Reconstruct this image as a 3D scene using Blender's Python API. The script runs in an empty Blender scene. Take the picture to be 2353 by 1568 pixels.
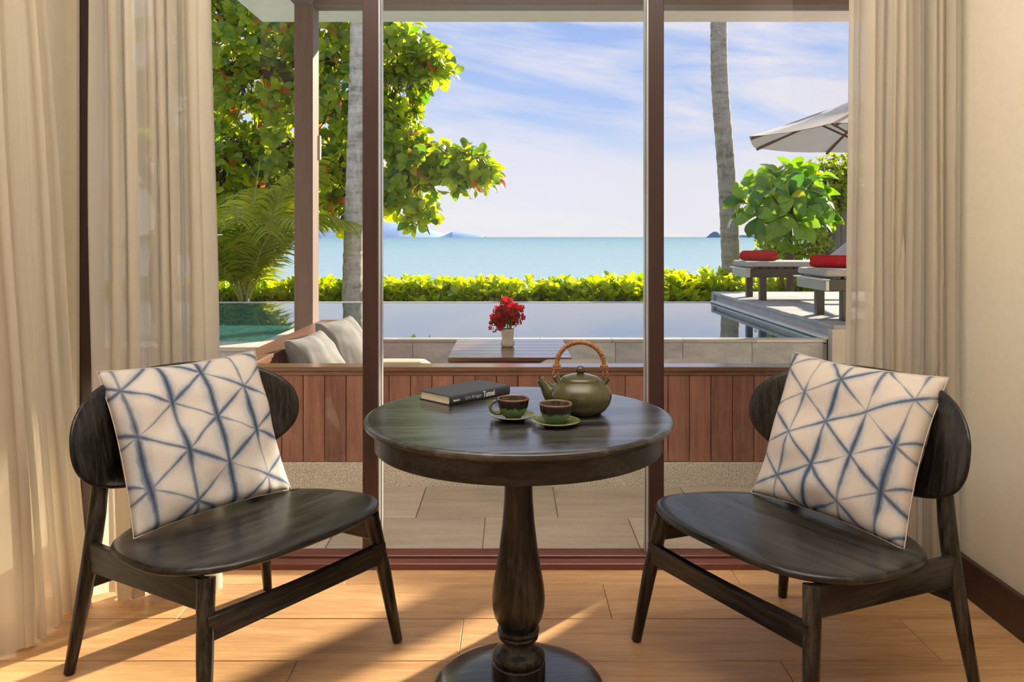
import bpy, math, random
import numpy as np
from mathutils import Vector, Matrix, noise as mnoise
PI = math.pi
R = math.radians
C = bpy.context.scene.collection
sc = bpy.context.scene

# ------------------------------------------------------------------ camera
CAMZ = 1.184
cam = bpy.data.cameras.new('camera')
cam.sensor_width = 36.0
cam.lens = 36.0 * 1877 / 2353
cam.shift_y = -(784 - 545) / 2353
cam.clip_start = 0.05
cam.clip_end = 100000
camo = bpy.data.objects.new('camera', cam)
camo.location = (0, 0, CAMZ)
camo.rotation_euler = (PI / 2, 0, 0)
C.objects.link(camo)
sc.camera = camo

# ------------------------------------------------------------------ colour management
sc.view_settings.view_transform = 'Standard'
sc.view_settings.look = 'None'
sc.view_settings.gamma = 1
sc.view_settings.use_curve_mapping = False
sc.view_settings.exposure = 0.0

# ------------------------------------------------------------------ node helper
class NT:
    def __init__(self, tree):
        self.t = tree
    def n(self, typ, ins=None, **attrs):
        nd = self.t.nodes.new(typ)
        for k, v in attrs.items():
            setattr(nd, k, v)
        for k, v in (ins or {}).items():
            self.put(nd.inputs[k], v)
        return nd
    def put(self, sock, v):
        if isinstance(v, bpy.types.NodeSocket):
            self.t.links.new(v, sock)
        elif isinstance(v, bpy.types.Node):
            self.t.links.new(v.outputs[0], sock)
        else:
            if sock.type == 'RGBA' and len(v) == 3:
                v = (*v, 1)
            sock.default_value = v
    def m(self, op, a, b=None, c=None, clamp=False):
        nd = self.t.nodes.new('ShaderNodeMath'); nd.operation = op; nd.use_clamp = clamp
        for i, v in enumerate((a, b, c)):
            if v is not None: self.put(nd.inputs[i], v)
        return nd.outputs[0]
    def mixc(self, f, a, b, blend='MIX'):
        nd = self.t.nodes.new('ShaderNodeMix'); nd.data_type = 'RGBA'; nd.blend_type = blend
        self.put(nd.inputs[0], f); self.put(nd.inputs[6], a); self.put(nd.inputs[7], b)
        return nd.outputs[2]
    def ramp(self, f, stops):
        nd = self.t.nodes.new('ShaderNodeValToRGB')
        el = nd.color_ramp.elements
        while len(el) < len(stops): el.new(0.5)
        for e, (p, c) in zip(el, stops):
            e.position = p; e.color = (*c, 1) if len(c) == 3 else c
        self.put(nd.inputs[0], f)
        return nd.outputs[0]
    def noise(self, vec, scale, detail=4, rough=0.55, dist=0.0):
        nd = self.n('ShaderNodeTexNoise', {'Scale': scale, 'Detail': detail, 'Roughness': rough, 'Distortion': dist})
        if vec is not None: self.put(nd.inputs['Vector'], vec)
        return nd.outputs['Fac']
    def mapping(self, vec, scale=(1, 1, 1), rot=(0, 0, 0), loc=(0, 0, 0)):
        nd = self.n('ShaderNodeMapping', {'Scale': scale, 'Rotation': rot, 'Location': loc})
        self.put(nd.inputs['Vector'], vec)
        return nd.outputs[0]
    def obj(self):
        return self.n('ShaderNodeTexCoord').outputs['Object']
    def sep(self, v):
        nd = self.n('ShaderNodeSeparateXYZ', {0: v}); return nd.outputs
    def comb(self, x, y, z):
        return self.n('ShaderNodeCombineXYZ', {0: x, 1: y, 2: z}).outputs[0]

def new_mat(name):
    m = bpy.data.materials.new(name); m.use_nodes = True
    m.node_tree.nodes.clear()
    t = NT(m.node_tree)
    out = t.n('ShaderNodeOutputMaterial')
    return m, t, out

def principled(t, out, **kw):
    p = t.n('ShaderNodeBsdfPrincipled')
    for k, v in kw.items():
        t.put(p.inputs[k.replace('_', ' ')], v)
    t.put(out.inputs[0], p)
    return p

# ------------------------------------------------------------------ world
def build_world():
    w = bpy.data.worlds.new('sky'); sc.world = w; w.use_nodes = True
    w.node_tree.nodes.clear()
    t = NT(w.node_tree)
    out = t.n('ShaderNodeOutputWorld'); bg = t.n('ShaderNodeBackground')
    t.put(out.inputs[0], bg.outputs[0])
    g = t.n('ShaderNodeTexCoord').outputs['Generated']
    x, y, z = t.sep(g)
    el = t.m('MAXIMUM', z, 0.0)
    base = t.ramp(el, [(0.0, (0.95, 0.90, 0.87)), (0.05, (0.85, 0.87, 0.94)), (0.15, (0.47, 0.62, 0.97)), (0.30, (0.31, 0.47, 0.90)), (1.0, (0.26, 0.42, 0.86))])
    # wind drawn cloud: streaks that sink to the right
    az = t.n('ShaderNodeMath', {0: x, 1: y}, operation='ARCTAN2').outputs[0]
    v = t.comb(t.m('MULTIPLY', az, 2.6), t.m('ADD', t.m('MULTIPLY', el, 13.0), t.m('MULTIPLY', az, 2.2)), 0.37)
    n1 = t.noise(v, 1.15, 8, 0.58, 0.55)
    v2 = t.comb(t.m('MULTIPLY', az, 6.0), t.m('ADD', t.m('MULTIPLY', el, 46.0), t.m('MULTIPLY', az, 4.5)), 1.9)
    n2 = t.noise(v2, 1.0, 5, 0.6, 0.4)
    s = t.m('ADD', t.m('MULTIPLY', n1, 0.76), t.m('MULTIPLY', n2, 0.24))
    cl = t.ramp(s, [(0.40, (0, 0, 0)), (0.56, (1, 1, 1))])
    cc = t.mixc(t.ramp(az, [(0.05, (0, 0, 0)), (0.7, (1, 1, 1))]), (0.83, 0.83, 0.95), (0.93, 0.83, 0.83))
    col = t.mixc(t.m('MULTIPLY', cl, 0.85), base, cc)
    col = t.mixc(t.ramp(z, [(0.48, (0, 0, 0)), (0.50, (1, 1, 1))]), col, col)
    t.put(bg.inputs[0], col)
    bg.inputs[1].default_value = 1.0
build_world()

# ------------------------------------------------------------------ sun and added fill lights
SUN_AZ = (0.67, 0.742)
SUN_EL = R(22.5)
sl = bpy.data.lights.new('sun', 'SUN'); sl.energy = 14.0; sl.angle = R(0.9); sl.color = (1.0, 0.85, 0.63)
so = bpy.data.objects.new('sun', sl); C.objects.link(so)
sv = Vector((SUN_AZ[0] * math.cos(SUN_EL), SUN_AZ[1] * math.cos(SUN_EL), math.sin(SUN_EL)))
so.rotation_euler = sv.to_track_quat('Z', 'Y').to_euler()
so.location = (8, 9, 8)

def area(name, loc, rot, sx, sy, power, col):
    l = bpy.data.lights.new(name, 'AREA'); l.shape = 'RECTANGLE'; l.size = sx; l.size_y = sy
    l.energy = power; l.color = col
    o = bpy.data.objects.new(name, l); o.location = loc; o.rotation_euler = rot; C.objects.link(o)
    return o
area('ceiling_fill', (0, 1.55, 2.2), (PI, 0, 0), 2.2, 1.7, 105, (1.0, 0.95, 0.88))     # unseen fill added to brighten the room, shines up at the ceiling
area('rear_fill', (0, -2.0, 1.5), (R(-90), 0, 0), 2.4, 1.6, 50, (1.0, 0.95, 0.88))   # added rear fill, washes the wall behind the viewer

# ------------------------------------------------------------------ materials
def wood(name, c1, c2, axis='x', scale=1.0, rough=0.35, vary=0.25, bump=0.15, coat=0.0, fine=1.0, spec=0.5, lo=0.33, hi=0.66, dist=0.9):
    m, t, out = new_mat(name)
    o = t.obj()
    ri = t.n('ShaderNodeObjectInfo').outputs['Random']
    sh = t.n('ShaderNodeVectorMath', {0: o, 1: t.comb(t.m('MULTIPLY', ri, 17.0), t.m('MULTIPLY', ri, 31.0), t.m('MULTIPLY', ri, 7.0))}, operation='ADD').outputs[0]
    st = {'x': (1.2, 14, 14), 'y': (14, 1.2, 14), 'z': (14, 14, 1.2)}[axis]
    v = t.mapping(sh, tuple(a * scale for a in st))
    n1 = t.noise(v, 1.5, 6, 0.6, dist)
    v2 = t.mapping(sh, tuple(a * scale * 5 * fine for a in st))
    n2 = t.noise(v2, 1.6, 3, 0.6, 0.2)
    f = t.m('ADD', t.m('MULTIPLY', n1, 0.6), t.m('MULTIPLY', n2, 0.4))
    col = t.ramp(f, [(lo, c1), (hi, c2)])
    br = t.m('ADD', 1.0 - vary / 2, t.m('MULTIPLY', ri, vary))
    col = t.mixc(1.0, col, t.comb(br, br, br), 'MULTIPLY')
    b = t.n('ShaderNodeBump', {'Strength': bump, 'Distance': 0.004, 'Height': f})
    p = principled(t, out, Base_Color=col, Roughness=rough, Normal=b.outputs[0])
    p.inputs['Coat Weight'].default_value = coat
    p.inputs['Specular IOR Level'].default_value = spec
    p.inputs['Coat Roughness'].default_value = 0.18
    return m

def plain(name, col, rough=0.5, metal=0.0, nscale=None, namt=0.15, bump=0.0, spec=0.5):
    m, t, out = new_mat(name)
    if nscale:
        o = t.obj()
        n = t.noise(o, nscale, 5, 0.6)
        lo = tuple(max(0, c * (1 - namt)) for c in col); hi = tuple(min(1, c * (1 + namt)) for c in col)
        c = t.ramp(n, [(0.3, lo), (0.7, hi)])
        kw = dict(Base_Color=c, Roughness=rough, Metallic=metal)
        if bump:
            kw['Normal'] = t.n('ShaderNodeBump', {'Strength': bump, 'Distance': 0.003, 'Height': n}).outputs[0]
        p = principled(t, out, **kw)
    else:
        p = principled(t, out, Base_Color=col, Roughness=rough, Metallic=metal)
    p.inputs['Specular IOR Level'].default_value = spec
    return m

def stone(name, c1, c2, scale=6, vein=True, rough=0.5, bump=0.2, stretch=(1, 1, 1)):
    m, t, out = new_mat(name)
    o = t.obj(); ri = t.n('ShaderNodeObjectInfo').outputs['Random']
    sh = t.n('ShaderNodeVectorMath', {0: o, 1: t.comb(t.m('MULTIPLY', ri, 19.0), t.m('MULTIPLY', ri, 11.0), t.m('MULTIPLY', ri, 5.0))}, operation='ADD').outputs[0]
    v = t.mapping(sh, stretch, (0, R(35), R(25)) if vein else (0, 0, 0))
    n1 = t.noise(v, scale, 7, 0.62, 1.2 if vein else 0.2)
    n2 = t.noise(sh, scale * 18, 3, 0.6)
    f = t.m('ADD', t.m('MULTIPLY', n1, 0.75), t.m('MULTIPLY', n2, 0.25))
    col = t.ramp(f, [(0.32, c1), (0.68, c2)])
    br = t.m('ADD', 0.85, t.m('MULTIPLY', ri, 0.3))
    col = t.mixc(1.0, col, t.comb(br, br, br), 'MULTIPLY')
    b = t.n('ShaderNodeBump', {'Strength': bump, 'Distance': 0.004, 'Height': f})
    principled(t, out, Base_Color=col, Roughness=rough, Normal=b.outputs[0])
    return m

def schlick(t, f0, ex=5.0):
    g = t.n('ShaderNodeNewGeometry')
    d = t.n('ShaderNodeVectorMath', {0: g.outputs['Normal'], 1: g.outputs['Incoming']}, operation='DOT_PRODUCT').outputs['Value']
    k = t.m('POWER', t.m('SUBTRACT', 1.0, t.m('ABSOLUTE', d), clamp=True), ex)
    return t.m('ADD', f0, t.m('MULTIPLY', k, 1 - f0))
def leaf_mat(name, dark, light, extra=None, trans=0.6, tcol=None, thick=None):
    m, t, out = new_mat(name)
    ri = t.n('ShaderNodeObjectInfo').outputs['Random']
    gi = t.n('ShaderNodeNewGeometry').outputs['Random Per Island']
    r = t.m('FRACT', t.m('ADD', t.m('MULTIPLY', ri, 7.31), gi))
    stops = [(0.0, dark), (0.6, light)]
    if extra: stops += [(0.965, light), (0.985, extra)]
    col = t.ramp(r, stops)
    tc = t.mixc(1.0, col, tcol or (1.5, 1.35, 0.25), 'MULTIPLY')
    d = t.n('ShaderNodeBsdfDiffuse', {'Color': col})
    tr = t.n('ShaderNodeBsdfTranslucent', {'Color': tc})
    mx = t.n('ShaderNodeMixShader', {0: trans, 1: d.outputs[0], 2: tr.outputs[0]})
    gl = t.n('ShaderNodeBsdfGlossy', {'Color': (1, 1, 1, 1), 'Roughness': 0.35})
    fm = t.m('MULTIPLY', schlick(t, 0.045), 0.6)
    mx2 = t.n('ShaderNodeMixShader', {0: fm, 1: mx.outputs[0], 2: gl.outputs[0]})
    t.put(out.inputs[0], mx2)
    return m

def sheer(name, col, open_=0.16):
    m, t, out = new_mat(name)
    o = t.obj()
    v = t.mapping(o, (30, 30, 3))
    n = t.noise(v, 2.0, 5, 0.65, 0.6)
    c = t.ramp(n, [(0.3, tuple(a * 0.9 for a in col)), (0.7, col)])
    d = t.n('ShaderNodeBsdfDiffuse', {'Color': c})
    tr = t.n('ShaderNodeBsdfTranslucent', {'Color': c})
    mx = t.n('ShaderNodeMixShader', {0: 0.58, 1: d.outputs[0], 2: tr.outputs[0]})
    tp = t.n('ShaderNodeBsdfTransparent', {'Color': (1, 0.97, 0.92, 1)})
    mo = t.n('ShaderNodeMixShader', {0: t.m('MULTIPLY', n, 2 * open_), 1: mx.outputs[0], 2: tp.outputs[0]})
    t.put(out.inputs[0], mo)
    return m

def glass_mat():
    m, t, out = new_mat('window_glass')
    tp = t.n('ShaderNodeBsdfTransparent', {'Color': (0.97, 0.985, 0.98, 1)})
    gl = t.n('ShaderNodeBsdfGlossy', {'Roughness': 0.0})
    mx = t.n('ShaderNodeMixShader', {0: schlick(t, 0.035), 1: tp.outputs[0], 2: gl.outputs[0]})
    t.put(out.inputs[0], mx)
    return m

def water_mat():
    m, t, out = new_mat('pool_water')
    o = t.obj()
    n = t.noise(t.mapping(o, (3, 5, 1)), 1.2, 3, 0.5)
    b = t.n('ShaderNodeBump', {'Strength': 0.02, 'Distance': 0.01, 'Height': n})
    tp = t.n('ShaderNodeBsdfTransparent', {'Color': (0.72, 0.94, 0.96, 1)})
    gl = t.n('ShaderNodeBsdfGlossy', {'Roughness': 0.02, 'Normal': b.outputs[0]})
    mx = t.n('ShaderNodeMixShader', {0: schlick(t, 0.10, 2.7), 1: tp.outputs[0], 2: gl.outputs[0]})
    t.put(out.inputs[0], mx)
    return m

def sea_mat():
    m, t, out = new_mat('sea_water')
    o = t.obj()
    x, y, z = t.sep(o)
    ly = t.m('LOGARITHM', t.m('MAXIMUM', y, 1.0), 10.0)
    f = t.m('MULTIPLY', t.m('SUBTRACT', ly, 1.5), 0.4)
    col = t.ramp(f, [(0.0, (0.28, 0.40, 0.47)), (0.3, (0.22, 0.35, 0.43)), (0.6, (0.14, 0.28, 0.36)), (1.0, (0.085, 0.22, 0.29))])
    # ripples keep about the same size in every stretch of distance
    v = t.comb(t.m('MULTIPLY', t.m('DIVIDE', x, y), 40.0), t.m('MULTIPLY', t.m('DIVIDE', 300.0, y), 9.0), 0.0)
    n = t.noise(v, 2.2, 6, 0.7, 0.3)
    k = t.m('ADD', 0.72, t.m('MULTIPLY', n, 0.56))
    col = t.mixc(1.0, col, t.comb(k, k, k), 'MULTIPLY')
    d = t.n('ShaderNodeBsdfDiffuse', {'Color': col})
    b = t.n('ShaderNodeBump', {'Strength': 0.6, 'Distance': 0.3, 'Height': n})
    gl = t.n('ShaderNodeBsdfGlossy', {'Roughness': 0.35, 'Normal': b.outputs[0]})
    mx = t.n('ShaderNodeMixShader', {0: 0.14, 1: d.outputs[0], 2: gl.outputs[0]})
    t.put(out.inputs[0], mx)
    return m

def shibori(name, seed, rot, s, cloth=(0.72, 0.66, 0.60), shift=0.0):
    m, t, out = new_mat(name)
    o = t.obj()
    x, y, z = t.sep(o)
    wob = t.n('ShaderNodeTexNoise', {'Scale': 5.0, 'Detail': 2.0}); t.put(wob.inputs['Vector'], t.mapping(o, loc=(seed, seed * 2, 0)))
    wx, wy, wz = t.sep(wob.outputs['Color'])
    px = t.m('ADD', t.m('SUBTRACT', x, shift), t.m('MULTIPLY', t.m('SUBTRACT', wx, 0.5), 0.020))
    pz = t.m('ADD', z, t.m('MULTIPLY', t.m('SUBTRACT', wy, 0.5), 0.020))
    total = None; halo = None
    cfg = [(0, 0.070, 1.0), (60, 0.040, 0.9), (120, 0.040, 0.9)]
    for i, (ang, wd, amp) in enumerate(cfg):
        a = R(ang + rot)
        tt = t.m('ADD', t.m('MULTIPLY', px, math.cos(a) / s), t.m('MULTIPLY', pz, math.sin(a) / s))
        tt = t.m('ADD', tt, 0.5 if i == 0 else 0.25)
        d = t.m('ABSOLUTE', t.m('SUBTRACT', t.m('FRACT', t.m('ADD', tt, 50.0)), 0.5))
        nv = t.mapping(o, loc=(seed * 3.1 + i * 5.7, 0, seed))
        n = t.noise(nv, 6.5, 2, 0.5)
        fiber = t.noise(t.mapping(o, (160, 160, 60)), 1.0, 2, 0.6)
        w = t.m('MULTIPLY', t.ramp(n, [(0.34, (0.25, 0.25, 0.25)), (0.68, (1.5, 1.5, 1.5))]), wd)
        w = t.m('MULTIPLY', w, t.m('ADD', 0.6, t.m('MULTIPLY', fiber, 0.8)))
        I = t.m('SUBTRACT', 1.0, t.m('DIVIDE', d, t.m('MULTIPLY', w, 1.3)), clamp=True)
        I = t.m('POWER', I, 0.75)
        st = t.ramp(n, [(0.30, (0.45, 0.45, 0.45)), (0.56, (1, 1, 1))])
        I = t.m('MULTIPLY', t.m('MULTIPLY', I, st), amp)
        H = t.m('MULTIPLY', t.m('SUBTRACT', 1.0, t.m('DIVIDE', d, t.m('MULTIPLY', w, 3.6)), clamp=True), t.m('MULTIPLY', st, 0.55))
        total = I if total is None else t.m('MAXIMUM', total, I)
        halo = H if halo is None else t.m('MAXIMUM', halo, H)
    base = t.mixc(halo, cloth, (0.07, 0.19, 0.36))
    col = t.mixc(t.m('MULTIPLY', total, 0.93), base, (0.006, 0.028, 0.075))
    weave = t.noise(o, 260, 2, 0.5)
    b = t.n('ShaderNodeBump', {'Strength': 0.25, 'Distance': 0.002, 'Height': weave})
    p = principled(t, out, Base_Color=col, Roughness=0.9, Normal=b.outputs[0])
    p.inputs['Specular IOR Level'].default_value = 0.15
    return m

def glaze(name, green, brown, z0, amp, rimz):
    m, t, out = new_mat(name)
    o = t.obj(); x, y, z = t.sep(o)
    n = t.noise(t.mapping(o, (1, 1, 0.25)), 70, 3, 0.6)
    zz = t.m('ADD', z, t.m('MULTIPLY', t.m('SUBTRACT', n, 0.5), amp))
    f = t.m('MULTIPLY', t.m('SUBTRACT', zz, z0 - 0.002), 250.0, clamp=True)
    col = t.mixc(f, green, brown)
    g = t.m('MULTIPLY', t.m('SUBTRACT', z, rimz), 600.0, clamp=True)
    col = t.mixc(g, col, (0.20, 0.085, 0.05))
    p = principled(t, out, Base_Color=col, Roughness=0.12)
    p.inputs['Coat Weight'].default_value = 0.4
    return m

MT = {}
MT['floor_oak'] = wood('floor_oak', (0.44, 0.235, 0.10), (0.72, 0.43, 0.21), 'x', 1.0, 0.42, 0.18, 0.08)
MT['frame_wood'] = wood('frame_wood', (0.030, 0.013, 0.0125), (0.052, 0.022, 0.020), 'z', 1.0, 0.35, 0.1, 0.08)
MT['sill_wood'] = wood('sill_wood', (0.13, 0.038, 0.028), (0.20, 0.066, 0.048), 'x', 1.0, 0.35, 0.1, 0.08)
MT['dark_wood_x'] = wood('dark_wood_x', (0.0040, 0.0038, 0.0036), (0.036, 0.033, 0.030), 'x', 1.2, 0.33, 0.1, 0.3, 0.15, 1.0, 0.32, 0.45, 0.62, 0.35)
MT['dark_wood_z'] = wood('dark_wood_z', (0.0040, 0.0038, 0.0036), (0.050, 0.044, 0.038), 'z', 1.2, 0.33, 0.1, 0.3, 0.15, 1.0, 0.32, 0.45, 0.62, 0.35)
MT['dark_wood_back'] = wood('dark_wood_back', (0.0040, 0.0038, 0.0036), (0.036, 0.033, 0.030), 'z', 2.4, 0.33, 0.1, 0.3, 0.15, 1.0, 0.32, 0.45, 0.62, 0.35)
MT['table_wood'] = wood('table_wood', (0.007, 0.0072, 0.0076), (0.085, 0.085, 0.086), 'x', 0.8, 0.30, 0.1, 0.25, 0.5, 1.0, 0.45, 0.45, 0.66)
MT['bench_wood'] = wood('bench_wood', (0.18, 0.075, 0.055), (0.34, 0.16, 0.115), 'z', 1.0, 0.55, 0.5, 0.2)
MT['cap_wood'] = wood('cap_wood', (0.13, 0.058, 0.036), (0.22, 0.11, 0.072), 'x', 1.0, 0.3, 0.15, 0.1, 0.8)
MT['cap_wood_y'] = wood('cap_wood_y', (0.13, 0.058, 0.036), (0.22, 0.11, 0.072), 'y', 1.0, 0.35, 0.15, 0.15)
MT['column_wood'] = wood('column_wood', (0.13, 0.082, 0.067), (0.19, 0.125, 0.10), 'z', 0.8, 0.5, 0.1, 0.1)
MT['beam_wood'] = wood('beam_wood', (0.12, 0.078, 0.064), (0.18, 0.12, 0.10), 'x', 0.8, 0.5, 0.1, 0.1)
MT['outdoor_table_wood'] = wood('outdoor_table_wood', (0.12, 0.055, 0.035), (0.25, 0.13, 0.09), 'x', 1.0, 0.25, 0.2, 0.15, 0.7)
MT['lounger_wood'] = wood('lounger_wood', (0.012, 0.0115, 0.012), (0.030, 0.028, 0.028), 'x', 1.0, 0.35, 0.1, 0.1)
MT['wall'] = plain('wall_paint', (0.70, 0.64, 0.52), 0.85, 0, 40, 0.03)
MT['wall_brown'] = plain('brown_wall_panel', (0.30, 0.24, 0.18), 0.7)
MT['ceiling'] = plain('ceiling_paint', (0.85, 0.82, 0.76), 0.9, 0, 30, 0.02)
MT['soffit'] = plain('soffit_paint', (0.90, 0.77, 0.68), 0.85, 0, 8, 0.04)
MT['baseboard'] = wood('baseboard_wood', (0.03, 0.012, 0.009), (0.06, 0.025, 0.018), 'y', 1, 0.4, 0.1, 0.08)
MT['alum'] = plain('aluminium', (0.72, 0.74, 0.76), 0.3, 0.6)
MT['gasket'] = plain('black_rubber', (0.012, 0.012, 0.014), 0.4)
MT['glass'] = glass_mat()
MT['subfloor'] = plain('joint_grey', (0.10, 0.06, 0.035), 0.9)
MT['grout'] = plain('pale_grout', (0.50, 0.46, 0.40), 0.9, 0, 60, 0.1)
MT['patio_tile'] = stone('patio_tile', (0.40, 0.33, 0.265), (0.62, 0.53, 0.43), 3.0, False, 0.5, 0.08, (0.7, 5, 1))
MT['pebble'] = plain('pebble_render', (0.56, 0.50, 0.43), 0.9, 0, 160, 0.5, 0.6)
MT['pool_stone'] = stone('pool_stone', (0.34, 0.36, 0.39), (0.60, 0.62, 0.65), 2.5, True, 0.55, 0.1, (1, 1, 3))
MT['coping'] = stone('coping_stone', (0.45, 0.42, 0.37), (0.58, 0.54, 0.48), 5, False, 0.6, 0.05)
MT['wet_coping'] = stone('wet_coping_stone', (0.42, 0.43, 0.42), (0.58, 0.58, 0.56), 4, False, 0.25, 0.05)
MT['deck'] = stone('deck_stone', (0.27, 0.29, 0.32), (0.44, 0.46, 0.50), 5, True, 0.5, 0.15)
MT['pool_tile'] = stone('pool_turquoise', (0.20, 0.60, 0.57), (0.26, 0.68, 0.64), 6, False, 0.5, 0.0)
MT['pool_deep'] = stone('pool_deep_tile', (0.09, 0.26, 0.28), (0.13, 0.34, 0.36), 6, False, 0.5, 0.0)
MT['water'] = water_mat()
MT['sea'] = sea_mat()
MT['soil'] = plain('soil', (0.16, 0.13, 0.08), 1.0, 0, 10, 0.3)
MT['sand'] = plain('sand', (0.55, 0.47, 0.35), 1.0, 0, 4, 0.1)
MT['island'] = plain('hazy_island', (0.33, 0.46, 0.70), 1.0, 0, 0.003, 0.08, 0, 0.0)  # distance haze is mixed into the base colours of all the islands
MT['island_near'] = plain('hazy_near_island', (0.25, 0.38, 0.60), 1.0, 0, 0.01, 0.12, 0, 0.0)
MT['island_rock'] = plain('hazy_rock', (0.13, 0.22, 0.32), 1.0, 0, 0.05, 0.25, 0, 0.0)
MT['sheer'] = sheer('sheer_curtain', (0.82, 0.77, 0.68), 0.11)
MT['sheer_hem'] = sheer('sheer_hem', (0.80, 0.74, 0.64), 0.04)
MT['grey_cloth'] = plain('grey_cloth', (0.235, 0.235, 0.245), 0.95, 0, 12, 0.1, 0.1, 0.1)
MT['cream_cloth'] = plain('cream_cloth', (0.52, 0.46, 0.40), 0.95, 0, 12, 0.06, 0.1, 0.1)
MT['lounger_cloth'] = plain('lounger_cloth', (0.42, 0.42, 0.42), 0.95, 0, 15, 0.06, 0.1, 0.1)
MT['red_towel'] = plain('red_towel', (0.50, 0.022, 0.035), 1.0, 0, 180, 0.35, 0.6, 0.1)
MT['parasol'] = plain('parasol_canvas', (0.66, 0.66, 0.68), 0.9, 0, 6, 0.03, 0, 0.1)
MT['parasol_rib'] = plain('parasol_rib_wood', (0.13, 0.06, 0.035), 0.5)
MT['lit_rail'] = plain('lit_rail_tone', (0.35, 0.36, 0.37), 0.35, 0.7)  # pale tone for the lounger end rail, light put into the colour
MT['white_paint'] = plain('white_paint', (0.75, 0.76, 0.77), 0.5)
MT['ceramic_pot'] = plain('olive_glaze', (0.066, 0.060, 0.025), 0.07, 0, 12, 0.35)
MT['ceramic_saucer'] = plain('saucer_glaze', (0.105, 0.135, 0.055), 0.12, 0, 30, 0.3)
MT['saucer_rim'] = plain('saucer_rim_glaze', (0.24, 0.20, 0.09), 0.2)
MT['cup_glaze_a'] = glaze('cup_glaze', (0.095, 0.17, 0.075), (0.018, 0.012, 0.010), 0.027, 0.020, 0.0475)
MT['rattan'] = plain('rattan', (0.30, 0.13, 0.045), 0.55, 0, 90, 0.4, 0.4)
MT['book_cover'] = plain('book_cloth', (0.030, 0.036, 0.046), 0.55, 0, 400, 0.2, 0.15)
MT['paper'] = plain('book_pages', (0.78, 0.69, 0.52), 0.9, 0, 300, 0.1)
MT['ink_white'] = plain('white_ink', (0.80, 0.80, 0.80), 0.7)
MT['ink_blue'] = plain('grey_blue_ink', (0.33, 0.44, 0.55), 0.7)
MT['vase'] = plain('cream_ceramic', (0.60, 0.54, 0.44), 0.3, 0, 20, 0.1)
MT['orchid'] = leaf_mat('orchid_petal', (0.20, 0.002, 0.010), (0.55, 0.008, 0.03), None, 0.45, (1.3, 0.9, 0.9))
MT['orchid_stem'] = plain('orchid_stem', (0.22, 0.28, 0.06), 0.6)
MT['almond_leaf'] = leaf_mat('almond_leaf', (0.035, 0.15, 0.014), (0.23, 0.38, 0.010), (0.42, 0.11, 0.01), 0.64, (3.2, 2.1, 0.12))
MT['hedge_leaf'] = leaf_mat('hedge_leaf', (0.14, 0.34, 0.015), (0.40, 0.56, 0.012), None, 0.58, (2.2, 1.55, 0.1))
MT['young_leaf'] = leaf_mat('young_tree_leaf', (0.045, 0.17, 0.03), (0.20, 0.38, 0.03), (0.45, 0.42, 0.02), 0.5, (1.5, 1.4, 0.3))
MT['bush_leaf'] = leaf_mat('bush_leaf', (0.10, 0.22, 0.015), (0.28, 0.42, 0.03), None, 0.55, (2.2, 1.6, 0.2))
MT['palm_leaf'] = leaf_mat('palm_leaflet', (0.09, 0.22, 0.015), (0.36, 0.42, 0.04), None, 0.5, (1.6, 1.4, 0.3))
MT['palm_rib'] = plain('palm_rib', (0.32, 0.34, 0.10), 0.6)
MT['bark'] = plain('brown_bark', (0.11, 0.078, 0.058), 0.95, 0, 9, 0.4, 0.6)
MT['fence'] = wood('grey_boards', (0.14, 0.125, 0.115), (0.22, 0.20, 0.185), 'z', 0.7, 0.8, 0.3, 0.2)

def palm_bark(nm, k):
    m, t, out = new_mat(nm)
    o = t.obj()
    n = t.noise(t.mapping(o, (5, 5, 3)), 2.0, 6, 0.65, 0.6)
    n2 = t.noise(t.mapping(o, (30, 30, 2.2)), 1.0, 4, 0.6)
    n3 = t.noise(t.mapping(o, (1.5, 1.5, 9)), 1.3, 4, 0.7, 0.5)
    f = t.m('ADD', t.m('ADD', t.m('MULTIPLY', n, 0.4), t.m('MULTIPLY', n2, 0.15)), t.m('MULTIPLY', n3, 0.45))
    col = t.ramp(f, [(0.36, tuple(k * a for a in (0.13, 0.115, 0.10))), (0.5, tuple(k * a for a in (0.31, 0.29, 0.26))), (0.64, tuple(k * a for a in (0.42, 0.41, 0.385)))])
    b = t.n('ShaderNodeBump', {'Strength': 0.7, 'Distance': 0.02, 'Height': f})
    principled(t, out, Base_Color=col, Roughness=0.95, Normal=b.outputs[0])
    return m
MT['palm_bark'] = palm_bark('palm_bark', 1.0)
MT['pale_palm_bark'] = palm_bark('pale_palm_bark', 1.65)

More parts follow.
